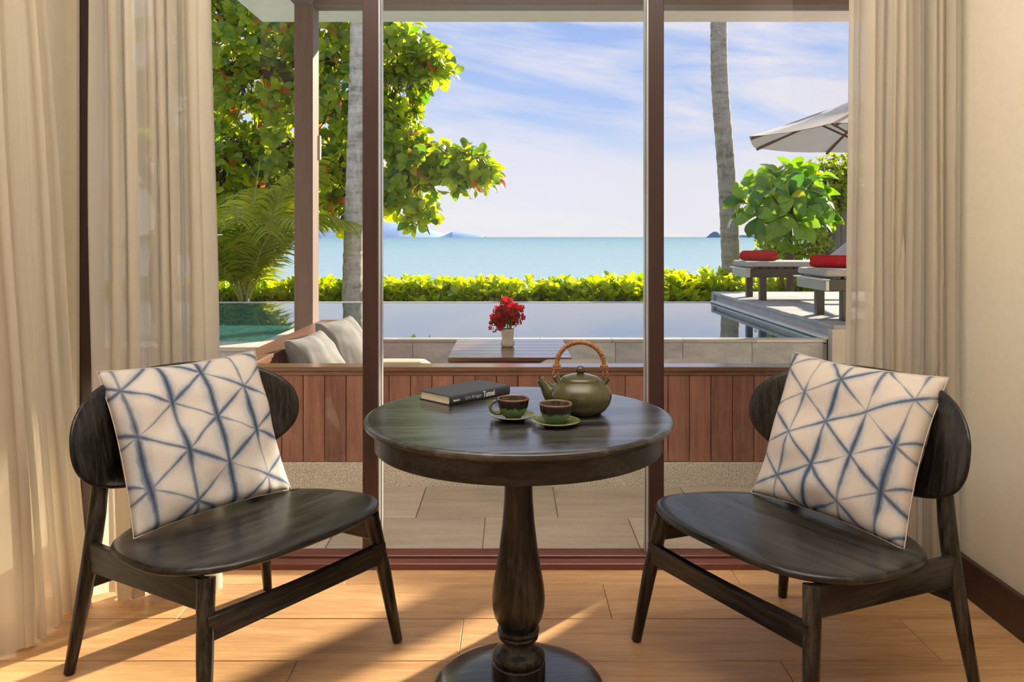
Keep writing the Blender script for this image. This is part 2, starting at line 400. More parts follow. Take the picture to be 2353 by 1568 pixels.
# ------------------------------------------------------------------ mesh helpers
class MB:
    def __init__(s): s.v = []; s.f = []
    def add(s, v, f):
        o = len(s.v); s.v += [tuple(p) for p in v]; s.f += [tuple(i + o for i in q) for q in f]; return s
    def box(s, x0, x1, y0, y1, z0, z1, b=0.0):
        if b <= 0:
            v = [(x, y, z) for x in (x0, x1) for y in (y0, y1) for z in (z0, z1)]
            f = [(0, 1, 3, 2), (4, 6, 7, 5), (0, 4, 5, 1), (2, 3, 7, 6), (0, 2, 6, 4), (1, 5, 7, 3)]
            return s.add(v, f)
        # chamfered box: 24 verts
        xs, ys, zs = (x0, x1), (y0, y1), (z0, z1)
        v = []; idx = {}
        for i in (0, 1):
            for j in (0, 1):
                for k in (0, 1):
                    sx = b if i == 0 else -b; sy = b if j == 0 else -b; sz = b if k == 0 else -b
                    idx[i, j, k, 0] = len(v); v.append((xs[i], ys[j] + sy, zs[k] + sz))
                    idx[i, j, k, 1] = len(v); v.append((xs[i] + sx, ys[j], zs[k] + sz))
                    idx[i, j, k, 2] = len(v); v.append((xs[i] + sx, ys[j] + sy, zs[k]))
        f = []
        for i in (0, 1):
            f.append([idx[i, 0, 0, 0], idx[i, 1, 0, 0], idx[i, 1, 1, 0], idx[i, 0, 1, 0]])
            f.append([idx[0, i, 0, 1], idx[1, i, 0, 1], idx[1, i, 1, 1], idx[0, i, 1, 1]])
            f.append([idx[0, 0, i, 2], idx[1, 0, i, 2], idx[1, 1, i, 2], idx[0, 1, i, 2]])
        for a in (0, 1):
            for c in (0, 1):
                f.append([idx[a, c, 0, 0], idx[a, c, 1, 0], idx[a, c, 1, 1], idx[a, c, 0, 1]])
                f.append([idx[a, 0, c, 0], idx[a, 1, c, 0], idx[a, 1, c, 2], idx[a, 0, c, 2]])
                f.append([idx[0, a, c, 1], idx[1, a, c, 1], idx[1, a, c, 2], idx[0, a, c, 2]])
        for i in (0, 1):
            for j in (0, 1):
                for k in (0, 1):
                    f.append([idx[i, j, k, 0], idx[i, j, k, 1], idx[i, j, k, 2]])
        return s.add(v, f)
    def lathe(s, prof, n=40, cx=0, cy=0):
        v = []; f = []
        for (r, z) in prof:
            for k in range(n):
                a = 2 * PI * k / n; v.append((cx + r * math.cos(a), cy + r * math.sin(a), z))
        for i in range(len(prof) - 1):
            for k in range(n):
                k2 = (k + 1) % n
                f.append((i * n + k, i * n + k2, (i + 1) * n + k2, (i + 1) * n + k))
        if prof[0][0] > 1e-6: f.append(tuple(range(n))[::-1])
        if prof[-1][0] > 1e-6: f.append(tuple((len(prof) - 1) * n + k for k in range(n)))
        return s.add(v, f)
    def tube(s, pts, rad, n=8, cap=True):
        pts = [Vector(p) for p in pts]
        if not isinstance(rad, (list, tuple)): rad = [rad] * len(pts)
        up = None; v = []; f = []
        for i, p in enumerate(pts):
            d = (pts[min(i + 1, len(pts) - 1)] - pts[max(i - 1, 0)]).normalized()
            if up is None:
                up = Vector((0, 0, 1)) if abs(d.z) < 0.9 else Vector((1, 0, 0))
            e1 = (up - d * up.dot(d)).normalized(); up = e1
            e2 = d.cross(e1)
            for k in range(n):
                a = 2 * PI * k / n
                v.append(p + (e1 * math.cos(a) + e2 * math.sin(a)) * rad[i])
        for i in range(len(pts) - 1):
            for k in range(n):
                k2 = (k + 1) % n
                f.append((i * n + k, i * n + k2, (i + 1) * n + k2, (i + 1) * n + k))
        if cap:
            f.append(tuple(range(n))[::-1]); f.append(tuple((len(pts) - 1) * n + k for k in range(n)))
        return s.add(v, f)
    def mesh(s, name, mat, smooth=False):
        me = bpy.data.meshes.new(name); me.from_pydata(s.v, [], s.f); me.update()
        fix_normals(me)
        if mat is not None: me.materials.append(mat)
        if smooth is True:
            me.polygons.foreach_set('use_smooth', [True] * len(me.polygons))
        elif smooth:
            me.polygons.foreach_set('use_smooth', [True] * len(me.polygons))
            me.set_sharp_from_angle(angle=R(smooth))
        return me
    def build(s, name, mat, parent=None, smooth=False):
        return put(name, s.mesh(name, mat, smooth), parent)

import bmesh
def fix_normals(me):
    if len(me.polygons) > 60000: return
    bm = bmesh.new(); bm.from_mesh(me)
    bmesh.ops.recalc_face_normals(bm, faces=bm.faces)
    bm.to_mesh(me); bm.free()

def put(name, me, parent=None, M=None):
    o = bpy.data.objects.new(name, me); C.objects.link(o)
    if parent is not None: o.parent = parent
    if M is not None: o.matrix_local = M
    return o

def tag(o, label=None, cat=None, group=None, kind=None):
    if label: o['label'] = label
    if cat: o['category'] = cat
    if group: o['group'] = group
    if kind: o['kind'] = kind
    return o

def thing(name, label, cat, loc=(0, 0, 0), rz=0, group=None, kind=None):
    o = bpy.data.objects.new(name, None); o.empty_display_size = 0.1
    o.location = loc; o.rotation_euler = (0, 0, rz); C.objects.link(o)
    return tag(o, label, cat, group, kind)

def struct(name, label=None, loc=(0, 0, 0)):
    return thing(name, label, None, loc, 0, None, 'structure')

def slab(outline, prof, f3):
    """outline: list of (u,v); prof: list of (scale, w); f3 maps (u,v,w)"""
    n = len(outline); v = []; f = []
    for (sc_, w) in prof:
        for (a, b) in outline: v.append(f3(a * sc_, b * sc_, w))
    for i in range(len(prof) - 1):
        for k in range(n):
            k2 = (k + 1) % n
            f.append((i * n + k, i * n + k2, (i + 1) * n + k2, (i + 1) * n + k))
    c0 = len(v); v.append(f3(0, 0, prof[0][1])); c1 = len(v); v.append(f3(0, 0, prof[-1][1]))
    for k in range(n):
        k2 = (k + 1) % n
        f.append((c0, k2, k)); f.append((c1, (len(prof) - 1) * n + k, (len(prof) - 1) * n + k2))
    return v, f

def superell(a, b, e, n=64):
    out = []
    for k in range(n):
        t = 2 * PI * k / n; c, s_ = math.cos(t), math.sin(t)
        out.append((a * math.copysign(abs(c) ** (2 / e), c), b * math.copysign(abs(s_) ** (2 / e), s_)))
    return out

# ================================================================== ROOM
WY = 2.95          # window plane
XR, XL = 1.51, -1.60
# floor: boards run across the view
fl = struct('floor', 'warm oak plank floor of the room')
MB().box(XL, XR, -2.6, 2.905, -0.06, -0.013).build('subfloor', MT['subfloor'], fl)
random.seed(4)
rows = []
y = 2.905; edges = [2.905, 2.785, 2.533, 2.281, 2.029]
while edges[-1] > -2.4: edges.append(edges[-1] - 0.252)
ends = {0: -0.57, 1: 0.31, 2: -0.15, 3: 0.75}
for i in range(len(edges) - 1):
    y1, y0 = edges[i], max(edges[i + 1], -2.6)
    e = ends.get(i, random.uniform(-0.6, 0.6))
    cuts = [e + 1.35 * k for k in range(-3, 4)]
    cuts = [XL] + [c for c in cuts if XL + 0.1 < c < XR - 0.1] + [XR]
    for a, b in zip(cuts[:-1], cuts[1:]):
        dz = random.uniform(-0.0004, 0.0004)
        MB().box(a + 0.0008, b - 0.0008, y0 + 0.0015, y1 - 0.0015, -0.013, 0.0 + dz, 0.0012).build('plank', MT['floor_oak'], fl)

tag(MB().box(XR, XR + 0.15, -2.6, 2.95, 0, 2.75).build('wall_right', MT['wall']), 'cream painted wall beside the window curtain', None, None, 'structure')
tag(MB().box(XL - 0.15, XL, -2.6, 2.95, 0, 2.75).build('wall_left', MT['wall']), 'cream painted wall behind the sheer curtain', None, None, 'structure')
tag(MB().box(XL - 0.15, XR + 0.15, -2.75, -2.6, 0, 2.75).build('wall_back', MT['wall_brown']), None, None, None, 'structure')
tag(MB().box(XL - 0.15, XR + 0.15, -2.75, 3.08, 2.75, 2.9).build('ceiling', MT['ceiling']), None, None, None, 'structure')
wf = MB()
wf.box(-6.0, -1.562, 2.93, 3.08, 0, 3.1); wf.box(1.52, 6.0, 2.95, 3.08, 0, 3.1); wf.box(-1.60, 1.52, 2.93, 3.08, 2.52, 2.75); wf.box(-1.60, 1.52, 2.93, 3.08, 2.9, 3.1)
tag(wf.build('wall_front', MT['wall']), None, None, None, 'structure')
tag(MB().box(XR - 0.02, XR, -2.6, 2.93, 0, 0.127, 0.003).build('baseboard_right', MT['baseboard']), 'dark brown wooden baseboard along the cream wall', None, None, 'structure')
tag(MB().box(XL, XL + 0.02, -2.6, 2.9, 0, 0.127, 0.003).build('baseboard_left', MT['sill_wood']), None, None, None, 'structure')
# wing wall of the house beside the patio (shades the last window bay)
tag(MB().box(1.90, 2.05, 3.08, 4.40, -0.02, 3.1).build('wall_patio', MT['wall']), None, None, None, 'structure')

# window with three bays
win = struct('window_1', 'full height window with dark brown frame and three glass bays')
s_ = MB().box(-1.56, 1.52, 2.905, 2.952, -0.01, 0.022, 0.003).build('sill', MT['sill_wood'], win)
MB().box(-1.56, 1.52, 2.952, 2.975, -0.01, 0.010).build('track', MT['gasket'], win)
MB().box(-1.56, 1.52, 2.975, 3.045, -0.01, 0.024, 0.003).build('sill', MT['sill_wood'], win)
MB().box(-1.56, 1.52, 2.95, 3.05, 2.44, 2.52).build('header', MT['frame_wood'], win)
for (x0, x1) in ((-1.562, -1.520), (1.47, 1.52)):
    MB().box(x0, x1, 2.95, 3.05, 0.0, 2.44).build('jamb', MT['frame_wood'], win)
for (x0, x1, sgn) in ((-0.539, -0.484, 1), (0.494, 0.548, -1)):
    mu = MB().box(x0, x1, 2.945, 3.05, 0.0, 2.44, 0.002).build('mullion', MT['frame_wood'], win)
    xf = x1 if sgn > 0 else x0
    for (d0, d1, mt, pr) in ((2.962, 2.982, 'alum', 0.004), (2.984, 3.003, 'gasket', 0.003), (3.005, 3.016, 'alum', 0.006), (3.018, 3.030, 'gasket', 0.003), (3.032, 3.048, 'alum', 0.004)):
        a, b = sorted((xf - sgn * 0.001, xf + sgn * pr))
        MB().box(a, b, d0, d1, 0.024, 2.44).build('glazing_strip', MT[mt], mu)
for (x0, x1) in ((-1.520, -0.539), (-0.484, 0.494), (0.548, 1.47)):
    MB().add([(x0, 3.0, 0.02), (x1, 3.0, 0.02), (x1, 3.0, 2.44), (x0, 3.0, 2.44)], [(0, 1, 2, 3)]).build('pane', MT['glass'], win)

# curtains -----------------------------------------------------------
def curtain(label, path, nf, amp, ztop, zbot, seed, gather=None, hem=0.09):
    """path(s, z01) -> base (x,y); folds ride on the path normal"""
    rnd = random.Random(seed)
    ph = [rnd.uniform(0, 6.28) for _ in range(6)]
    ns, nz = nf * 14, 26
    def P(s, z01):
        x, y = path(s, z01)
        x2, y2 = path(s + 1e-3, z01)
        tx, ty = x2 - x, y2 - y; L = math.hypot(tx, ty) or 1
        nx, ny = -ty / L, tx / L
        w = s + 0.012 * math.sin(5 * s * 6.28 + ph[0]) + 0.02 * math.sin(2.3 * s * 6.28 + ph[1] + z01 * 0.8)
        a = amp * (0.75 + 0.35 * math.sin(3.1 * s * 6.28 + ph[2]) ) * (0.85 + 0.25 * (1 - z01))
        o = a * math.sin(w * nf * 2 * PI + ph[3]) + 0.3 * a * math.sin(w * nf * 4.7 * PI + ph[4] + 1.5 * z01)
        o += 0.006 * math.sin(9 * z01 + 11 * s + ph[5])
        sx = 0.35 * a * math.sin(w * nf * 4 * PI + ph[3])
        return x + nx * o + tx / L * sx, y + ny * o + ty / L * sx
    def sheet(z0, z1, nzz, off=0.0):
        v = []; f = []
        for j in range(nzz + 1):
            z = z0 + (z1 - z0) * j / nzz
            zz = (z - zbot) / (ztop - zbot)
            for i in range(ns + 1):
                x, y = P(i / ns, zz)
                drop = 0.006 * math.sin(i * 0.35) if j == 0 and off == 0 and z0 == zbot else 0
                v.append((x, y - off, z + drop))
        W = ns + 1
        for j in range(nzz):
            for i in range(ns):
                f.append((j * W + i, j * W + i + 1, (j + 1) * W + i + 1, (j + 1) * W + i))
        return v, f
    x0, y0 = path(0, 0); x1, y1 = path(1, 0)
    t = thing('curtain', label, 'curtain', ((x0 + x1) / 2, (y0 + y1) / 2, zbot), 0, 'sheer curtains at the window')
    off = Vector((-(x0 + x1) / 2, -(y0 + y1) / 2, -zbot))
    def mv(v): return [(a + off.x, b + off.y, c + off.z) for a, b, c in v]
    v, f = sheet(zbot + hem, ztop, nz); MB().add(mv(v), f).build('drape', MT['sheer'], t, True)
    v, f = sheet(zbot, zbot + hem, 2); MB().add(mv(v), f).build('hem', MT['sheer_hem'], t, True)
    return t
def lerp(a, b, s): return a + (b - a) * s
curtain('sheer cream curtain gathered between the brown window jamb and the almond tree',
        lambda s, z: (lerp(lerp(-1.335, -1.385, z), lerp(-0.985, -1.03, z), s), 2.70 - 0.03 * math.sin(s * 6)), 9, 0.036, 2.745, 0.012, 3)
curtain('sheer cream curtain along the side wall, outermost beyond the brown window jamb',
        lambda s, z: (lerp(-1.47, lerp(-1.375, -1.44, z), s), lerp(1.6, lerp(2.62, 2.38, z), s)), 13, 0.034, 2.745, 0.012, 8)
curtain('sheer cream curtain beside the bare cream wall, hiding half of the parasol',
        lambda s, z: (lerp(lerp(1.10, 1.13, z), 1.485, s), 2.72 - 0.02 * math.sin(s * 7)), 10, 0.033, 2.745, 0.012, 15)
rl = thing('curtain_rail', 'thin pale curtain rail fixed under the ceiling', 'rail', (0, 2.7, 2.745))
MB().box(-1.55, -0.9, -0.012, 0.012, -0.012, 0.005).build('rail', MT['white_paint'], rl)
MB().box(1.0, 1.5, -0.012, 0.012, -0.012, 0.005).build('rail', MT['white_paint'], rl)
MB().box(-1.46, -1.44, -1.2, -0.1, -0.012, 0.005).build('rail', MT['white_paint'], rl)

# ================================================================== PATIO, BENCH
pt = struct('patio', 'brown grey stone tile patio beyond the window')
MB().box(-6, 3.4, 3.045, 6.1, -0.08, -0.012).build('bedding', MT['grout'], pt)
for r_, (y0, y1, e) in enumerate(((3.446, 3.876, -0.406), (3.045, 3.446, -0.112))):
    k = -4
    while e + 0.6 * k < 1.9:
        a = e + 0.6 * k
        MB().box(a + 0.002, min(a + 0.598, 1.9), y0 + 0.002, y1 - 0.002, -0.03, -0.0 + random.uniform(-0.001, 0.001), 0.001).build('tile', MT['patio_tile'], pt)
        k += 1

CAPZ = 0.5675
bn = thing('built_in_bench', 'red brown plank bench back with flat cap running round the sunken lounge', 'bench', (0, 3.9, 0))
def bpart(mb, name, mat, sm=False):
    mb.v = [(a, b - 3.9, c) for a, b, c in mb.v]
    return mb.build(name, mat, bn, sm)
bpart(MB().box(-1.42, 1.88, 3.876, 4.0, -0.01, 0.114, 0.004), 'plinth', MT['pebble'])
bpart(MB().box(-1.40, 1.88, 3.898, 3.98, 0.114, 0.535), 'backing', MT['gasket'])
k = 0; x = -1.40
while x < 1.86:
    bpart(MB().box(x + 0.0015, min(x + 0.1005, 1.88), 3.880, 3.900, 0.116 + random.uniform(0, 0.002), 0.527, 0.002), 'board', MT['bench_wood'])
    x += 0.102
bpart(MB().box(-1.41, 1.88, 3.874, 3.90, 0.527, 0.545, 0.002), 'trim', MT['cap_wood'])
bpart(MB().box(-1.41, 1.88, 3.868, 3.99, 0.546, CAPZ, 0.003), 'cap', MT['cap_wood'])
# side arm towards the pool
bpart(MB().box(-1.39, -1.29, 3.98, 6.08, -0.01, 0.535), 'backing', MT['gasket'])
y = 3.99
while y < 6.05:
    bpart(MB().box(-1.292, -1.274, y + 0.0015, y + 0.1005, 0.0, 0.527, 0.002), 'board', MT['bench_wood'])
    bpart(MB().box(-1.41, -1.39, y + 0.0015, y + 0.1005, 0.0, 0.527, 0.002), 'board', MT['bench_wood'])
    y += 0.102
bpart(MB().box(-1.296, -1.268, 3.99, 6.09, 0.527, 0.545, 0.002), 'trim', MT['cap_wood_y'])
bpart(MB().box(-1.42, -1.262, 3.99, 6.09, 0.546, CAPZ, 0.003), 'cap', MT['cap_wood_y'])
# seats inside
bpart(MB().box(-1.272, 1.5, 4.0, 4.62, -0.01, 0.21, 0.004), 'seat', MT['bench_wood'])
bpart(MB().box(-1.272, -0.60, 4.62, 6.08, -0.01, 0.21, 0.004), 'seat', MT['bench_wood'])

def soft_box(x0, x1, y0, y1, z0, z1, puff, n=14):
    """upholstered pad with rounded edges"""
    v = []; f = []
    mb = MB()
    cx, cy, cz = (x0 + x1) / 2, (y0 + y1) / 2, (z0 + z1) / 2
    hx, hy, hz = (x1 - x0) / 2, (y1 - y0) / 2, (z1 - z0) / 2
    r = min(hz * 0.9, 0.05)
    out = []
    nn = 8
    for sx, sy in ((1, 1), (-1, 1), (-1, -1), (1, -1)):
        a0 = {(1, 1): 0, (-1, 1): PI / 2, (-1, -1): PI, (1, -1): 1.5 * PI}[(sx, sy)]
        for k in range(nn + 1):
            a = a0 + PI / 2 * k / nn
            out.append((sx * (hx - r) + r * math.cos(a), sy * (hy - r) + r * math.sin(a)))
    prof = [(0.5, hz + puff), (0.8, hz + puff * 0.7), (0.95, hz * 0.95), (0.99, hz * 0.75), (1, hz * 0.3), (1, -hz * 0.3), (0.99, -hz * 0.75), (0.95, -hz), (0.5, -hz)]
    return slab(out, prof, lambda a, b, w: (cx + a, cy + b, cz + w))
def pad(name, label, cat, x0, x1, y0, y1, z0, z1, puff, mat, group=None):
    cx, cy = (x0 + x1) / 2, (y0 + y1) / 2
    v, f = soft_box(x0 - cx, x1 - cx, y0 - cy, y1 - cy, 0, z1 - z0, puff)
    o = MB().add(v, f).build(name, mat, None, 40)
    o.location = (cx, cy, z0)
    return tag(o, label, cat, group)
pad('seat_pad', 'cream back pad peeping over the bench cap behind the book', 'cushion', -0.74, -0.40, 4.02, 4.16, 0.21, 0.558, 0.012, MT['cream_cloth'], 'pads on the sunken bench')
pad('seat_pad', 'cream back pad peeping over the bench cap behind the teapot handle', 'cushion', 0.13, 0.50, 4.02, 4.16, 0.21, 0.555, 0.012, MT['cream_cloth'], 'pads on the sunken bench')
pad('seat_pad', 'cream back pad peeping over the bench cap beyond the second window mullion', 'cushion', 0.72, 1.05, 4.02, 4.16, 0.21, 0.558, 0.012, MT['cream_cloth'], 'pads on the sunken bench')

def pillow_mesh(W, H, T, seed, n=44, pinch=0.06, wr=0.0045):
    v = []; f = []; idx = {}
    for side in (1, -1):
        for j in range(n + 1):
            for i in range(n + 1):
                a, b = -1 + 2 * i / n, -1 + 2 * j / n
                edge = i in (0, n) or j in (0, n)
                if side < 0 and edge: idx[side, i, j] = idx[1, i, j]; continue
                px = W / 2 * a * (1 - pinch * (1 - b * b) * abs(a) ** 3)
                pz = H / 2 * b * (1 - pinch * (1 - a * a) * abs(b) ** 3)
                t_ = T / 2 * (max(0, (1 - a * a) * (1 - b * b)) ** 0.42)
                q = Vector((a * 2.2, b * 2.2, seed + side * 3.0))
                t_ += wr * 4 * mnoise.noise(q) * (1 - max(abs(a), abs(b)) ** 6)
                rad = mnoise.noise(Vector((a * 7, b * 2.2, seed * 2))) * max(abs(a), abs(b)) ** 3
                t_ += wr * 1.6 * rad * (0 if edge else 1)
                idx[side, i, j] = len(v)
                v.append((px, -side * t_ + 0.010 * mnoise.noise(Vector((a * 1.5, b * 1.5, seed + 9))), pz))
    for side in (1, -1):
        for j in range(n):
            for i in range(n):
                q = (idx[side, i, j], idx[side, i + 1, j], idx[side, i + 1, j + 1], idx[side, i, j + 1])
                f.append(q if side > 0 else q[::-1])
    return v, f

def pillow(label, W, H, T, mat, loc, rz, lean, roll=0, seed=1, group=None, seam=None):
    v, f = pillow_mesh(W, H, T, seed)
    o = MB().add(v, f).build('cushion', mat, None, True)
    M = Matrix.Translation(loc) @ Matrix.Rotation(rz, 4, 'Z') @ Matrix.Rotation(lean, 4, 'X') @ Matrix.Rotation(roll, 4, 'Y') @ Matrix.Translation((0, 0, H / 2))
    o.matrix_world = M
    tag(o, label, 'cushion', group)
    n = 44
    ring = [(i, 0) for i in range(n)] + [(n, j) for j in range(n)] + [(n - i, n) for i in range(n)] + [(0, n - j) for j in range(n + 1)]
    pts = [v[j * (n + 1) + i] for i, j in ring]
    MB().tube(pts, 0.0016, 5, False).build('seam', seam or mat, o, True)
    return o
# grey pillows on the lounge lean on the side arm (they face +X)
pillow('grey cushion lower in view at the near end of the plank bench arm', 0.50, 0.46, 0.22, MT['grey_cloth'], (-0.98, 4.62, 0.215), R(82), R(-27), 0, 2, 'grey cushions on the sunken bench')
pillow('grey cushion farther along the bench arm, half behind the window mullion', 0.50, 0.48, 0.22, MT['grey_cloth'], (-0.96, 5.25, 0.215), R(76), R(-25), 0, 5, 'grey cushions on the sunken bench')

# outdoor table with vase
ot = thing('coffee_table', 'low red brown plank table in the sunken lounge holding the flower vase', 'table', (-0.013, 5.05, 0))
TZ = 0.50
for k in range(6):
    y0 = -0.42 + 0.14 * k
    MB().box(-0.352, 0.352, y0 + 0.0015, y0 + 0.1385, TZ - 0.022, TZ, 0.002).build('board', MT['outdoor_table_wood'], ot)
for sgn in (-1, 1):
    MB().box(-0.345, 0.345, sgn * 0.40 - 0.012, sgn * 0.40 + 0.012, TZ - 0.10, TZ - 0.0225, 0.002).build('apron', MT['outdoor_table_wood'], ot)
    MB().box(sgn * 0.33 - 0.012, sgn * 0.33 + 0.012, -0.388, 0.388, TZ - 0.10, TZ - 0.0225, 0.002).build('apron', MT['outdoor_table_wood'], ot)
    for s2 in (-1, 1):
        MB().box(sgn * 0.32 - 0.028, sgn * 0.32 + 0.028, s2 * 0.385 - 0.028, s2 * 0.385 + 0.028, -0.01, TZ - 0.0225, 0.003).build('leg', MT['outdoor_table_wood'], ot)

VL = (-0.028, 5.09, TZ)
vm = MB()
prof = [(0.0, 0), (0.030, 0), (0.039, 0.004), (0.044, 0.018), (0.042, 0.032), (0.036, 0.05), (0.037, 0.075), (0.041, 0.10), (0.0415, 0.112), (0.037, 0.112), (0.033, 0.08), (0.031, 0.03), (0.0, 0.02)]
n = 48; v = []; f = []
for (r_, z_) in prof:
    for k in range(n):
        a = 2 * PI * k / n
        rr = r_ * (1 + 0.035 * math.sin(5 * a + z_ * 30) * (1 if r_ > 0.03 else 0))
        v.append((rr * math.cos(a), rr * math.sin(a), z_))
for i in range(len(prof) - 1):
    for k in range(n):
        k2 = (k + 1) % n; f.append((i * n + k, i * n + k2, (i + 1) * n + k2, (i + 1) * n + k))
vo = MB().add(v, f).build('vase', MT['vase'], None, True); vo.location = VL
tag(vo, 'small cream ceramic vase with red orchids on the low outdoor table', 'vase')

fb = thing('orchid_bouquet', 'bunch of crimson red orchids standing in the cream vase', 'flowers', (VL[0], VL[1], VL[2] + 0.03))
def petal_flower():
    mb = MB()
    for k in range(5):
        a = 2 * PI * k / 5 + 0.3
        L, W_ = (0.023, 0.0085) if k % 2 == 0 else (0.020, 0.0110)
        d = Vector((math.cos(a), math.sin(a), 0)); e = Vector((-math.sin(a), math.cos(a), 0)); u = Vector((0, 0, 1))
        pts = [d * 0.001, d * L * 0.55 + e * W_ + u * 0.003, d * L + u * -0.002, d * L * 0.55 - e * W_ + u * 0.003, d * L * 0.5 + u * 0.0005]
        mb.add(pts, [(0, 1, 4), (1, 2, 4), (2, 3, 4), (3, 0, 4)])
    mb.add([(0.004, 0, 0.004), (-0.002, 0.0035, 0.004), (-0.002, -0.0035, 0.004), (0, 0, 0.012)], [(0, 1, 3), (1, 2, 3), (2, 0, 3)])
    return mb.mesh('flower', MT['orchid'])
fm = petal_flower()
rnd = random.Random(11)
stems = MB(); flowers = []
for k in range(26):
    az = k * 2.39996
    el_ = rnd.uniform(-0.35, 1.45); sp = math.cos(el_)
    top = Vector((0.100 * sp * math.cos(az), 0.090 * sp * math.sin(az), 0.150 + 0.092 * math.sin(el_)))
    if k == 0: top = Vector((-0.005, 0, 0.262))
    base = Vector((0.012 * math.cos(az), 0.012 * math.sin(az), 0.0)); mid = Vector((0.022 * math.cos(az) * sp, 0.022 * math.sin(az) * sp, 0.09))
    pts = []
    for i in range(9):
        t_ = i / 8
        pts.append(base * (1 - t_) ** 2 + mid * 2 * t_ * (1 - t_) + top * t_ * t_)
    stems.tube(pts, 0.0016, 5)
    for i in range(11):
        t_ = 0.76 + 0.24 * i / 10
        p = base * (1 - t_) ** 2 + mid * 2 * t_ * (1 - t_) + top * t_ * t_
        d = Vector((rnd.gauss(0, 1), rnd.gauss(0, 1), rnd.gauss(0.2, 0.7))).normalized()
        flowers.append((p + Vector((rnd.gauss(0, .013), rnd.gauss(0, .013), rnd.gauss(0, .013))) + d * 0.010, d))
stems.build('stem', MT['orchid_stem'], fb)
for p, d in flowers:
    M = Matrix.Translation(p) @ d.to_track_quat('Z', 'Y').to_matrix().to_4x4() @ Matrix.Rotation(rnd.uniform(0, 6), 4, 'Z') @ Matrix.Scale(rnd.uniform(0.8, 1.25), 4)
    put('flower', fm, fb, M)

# ================================================================== POOL, DECK
WZ = 0.412
pool = struct('pool', 'infinity pool with still water reflecting the sky')
MB().box(-7.5, -1.83, 5.9, 9.57, -0.2, 0.12).build('basin_floor', MT['pool_tile'], pool)
MB().box(-7.5, -1.83, 5.97, 7.9, 0.12, 0.33, 0.01).build('shallow_ledge', MT['pool_tile'], pool)
MB().box(-1.83, 2.37, 6.2, 9.57, -0.2, -0.1).build('basin_floor', MT['pool_deep'], pool)
MB().box(-7.5, 2.37, 5.9, 9.68, -0.25, -0.2).build('basin_shell', MT['pool_deep'], pool)
MB().box(-7.5, 2.37, 9.60, 9.70, 0.03, 0.417).build('overflow_wall', MT['wet_coping'], pool)
MB().box(-7.5, 2.37, 9.57, 9.60, -0.2, 0.40).build('inner_wall', MT['pool_deep'], pool)
MB().box(-1.41, 2.37, 6.17, 6.24, 0.03, 0.405).build('inner_wall', MT['pool_deep'], pool)
MB().box(-1.41, 2.37, 6.15, 6.17, -0.05, 0.38).build('wall_core', MT['grout'], pool)
MB().add([(-7.5, 5.9, WZ), (-1.6, 5.9, WZ), (-1.6, 6.2, WZ), (2.40, 6.2, WZ), (2.40, 9.6, WZ), (-1.6, 9.6, WZ), (-7.5, 9.6, WZ)], [(0, 1, 2, 5, 6), (2, 3, 4, 5)]).build('water', MT['water'], pool)
x = -1.41
cuts = [-1.41, -1.25, -0.745, -0.24, 0.265, 0.775, 1.28, 1.80, 2.335]
for a, b in zip(cuts[:-1], cuts[1:]):
    MB().box(a + 0.0015, b - 0.0015, 6.125, 6.15, -0.03, 0.392, 0.0015).build('stone_tile', MT['pool_stone'], pool)
for k in range(7):
    a = -1.41 + 0.54 * k
    MB().box(a + 0.001, min(a + 0.539, 2.36), 6.118, 6.24, 0.394, 0.417, 0.002).build('coping_stone', MT['wet_coping'], pool)
k = 0; a = -7.5
while a < -1.9:
    b = min(a + 0.6, -1.83)
    MB().box(a + 0.001, b - 0.001, 5.66, 5.97, 0.39, 0.42, 0.002).build('coping_stone', MT['coping'], pool)
    MB().box(a + 0.0015, b - 0.0015, 5.675, 5.70, -0.03, 0.388, 0.0015).build('stone_tile', MT['pool_stone'], pool)
    a += 0.6
MB().box(-1.83, -1.425, 5.66, 6.9, 0.0, 0.42, 0.002).build('pier', MT['coping'], pool)

# column, beams, roof overhang
DZ0 = 0.53
col = tag(MB().box(-1.68, -1.537, 6.30, 6.50, 0.42, 3.0, 0.003).build('column', MT['column_wood']), 'square brown timber column holding the roof at the pool', None, None, 'structure')
tag(MB().box(3.145, 3.295, 6.30, 6.50, DZ0, 3.0, 0.003).build('column', MT['column_wood']), None, None, None, 'structure')
MB().box(-1.540, -1.520, 6.47, 6.51, 1.80, 1.99, 0.003).build('bracket', MT['white_paint'], col)
bm_ = tag(MB().box(-1.537, 6.0, 6.30, 6.47, 2.976, 3.10, 0.003).build('beam', MT['beam_wood']), 'brown timber beam under the roof edge', None, None, 'structure')
tag(MB().box(-1.68, -1.537, 3.08, 6.30, 2.976, 3.10, 0.003).build('beam', MT['beam_wood']), None, None, None, 'structure')
tag(MB().box(-2.22, 6.5, 3.08, 7.27, 3.10, 3.28).build('roof', MT['soffit']), 'cream plastered roof overhang above the patio', None, None, 'structure')

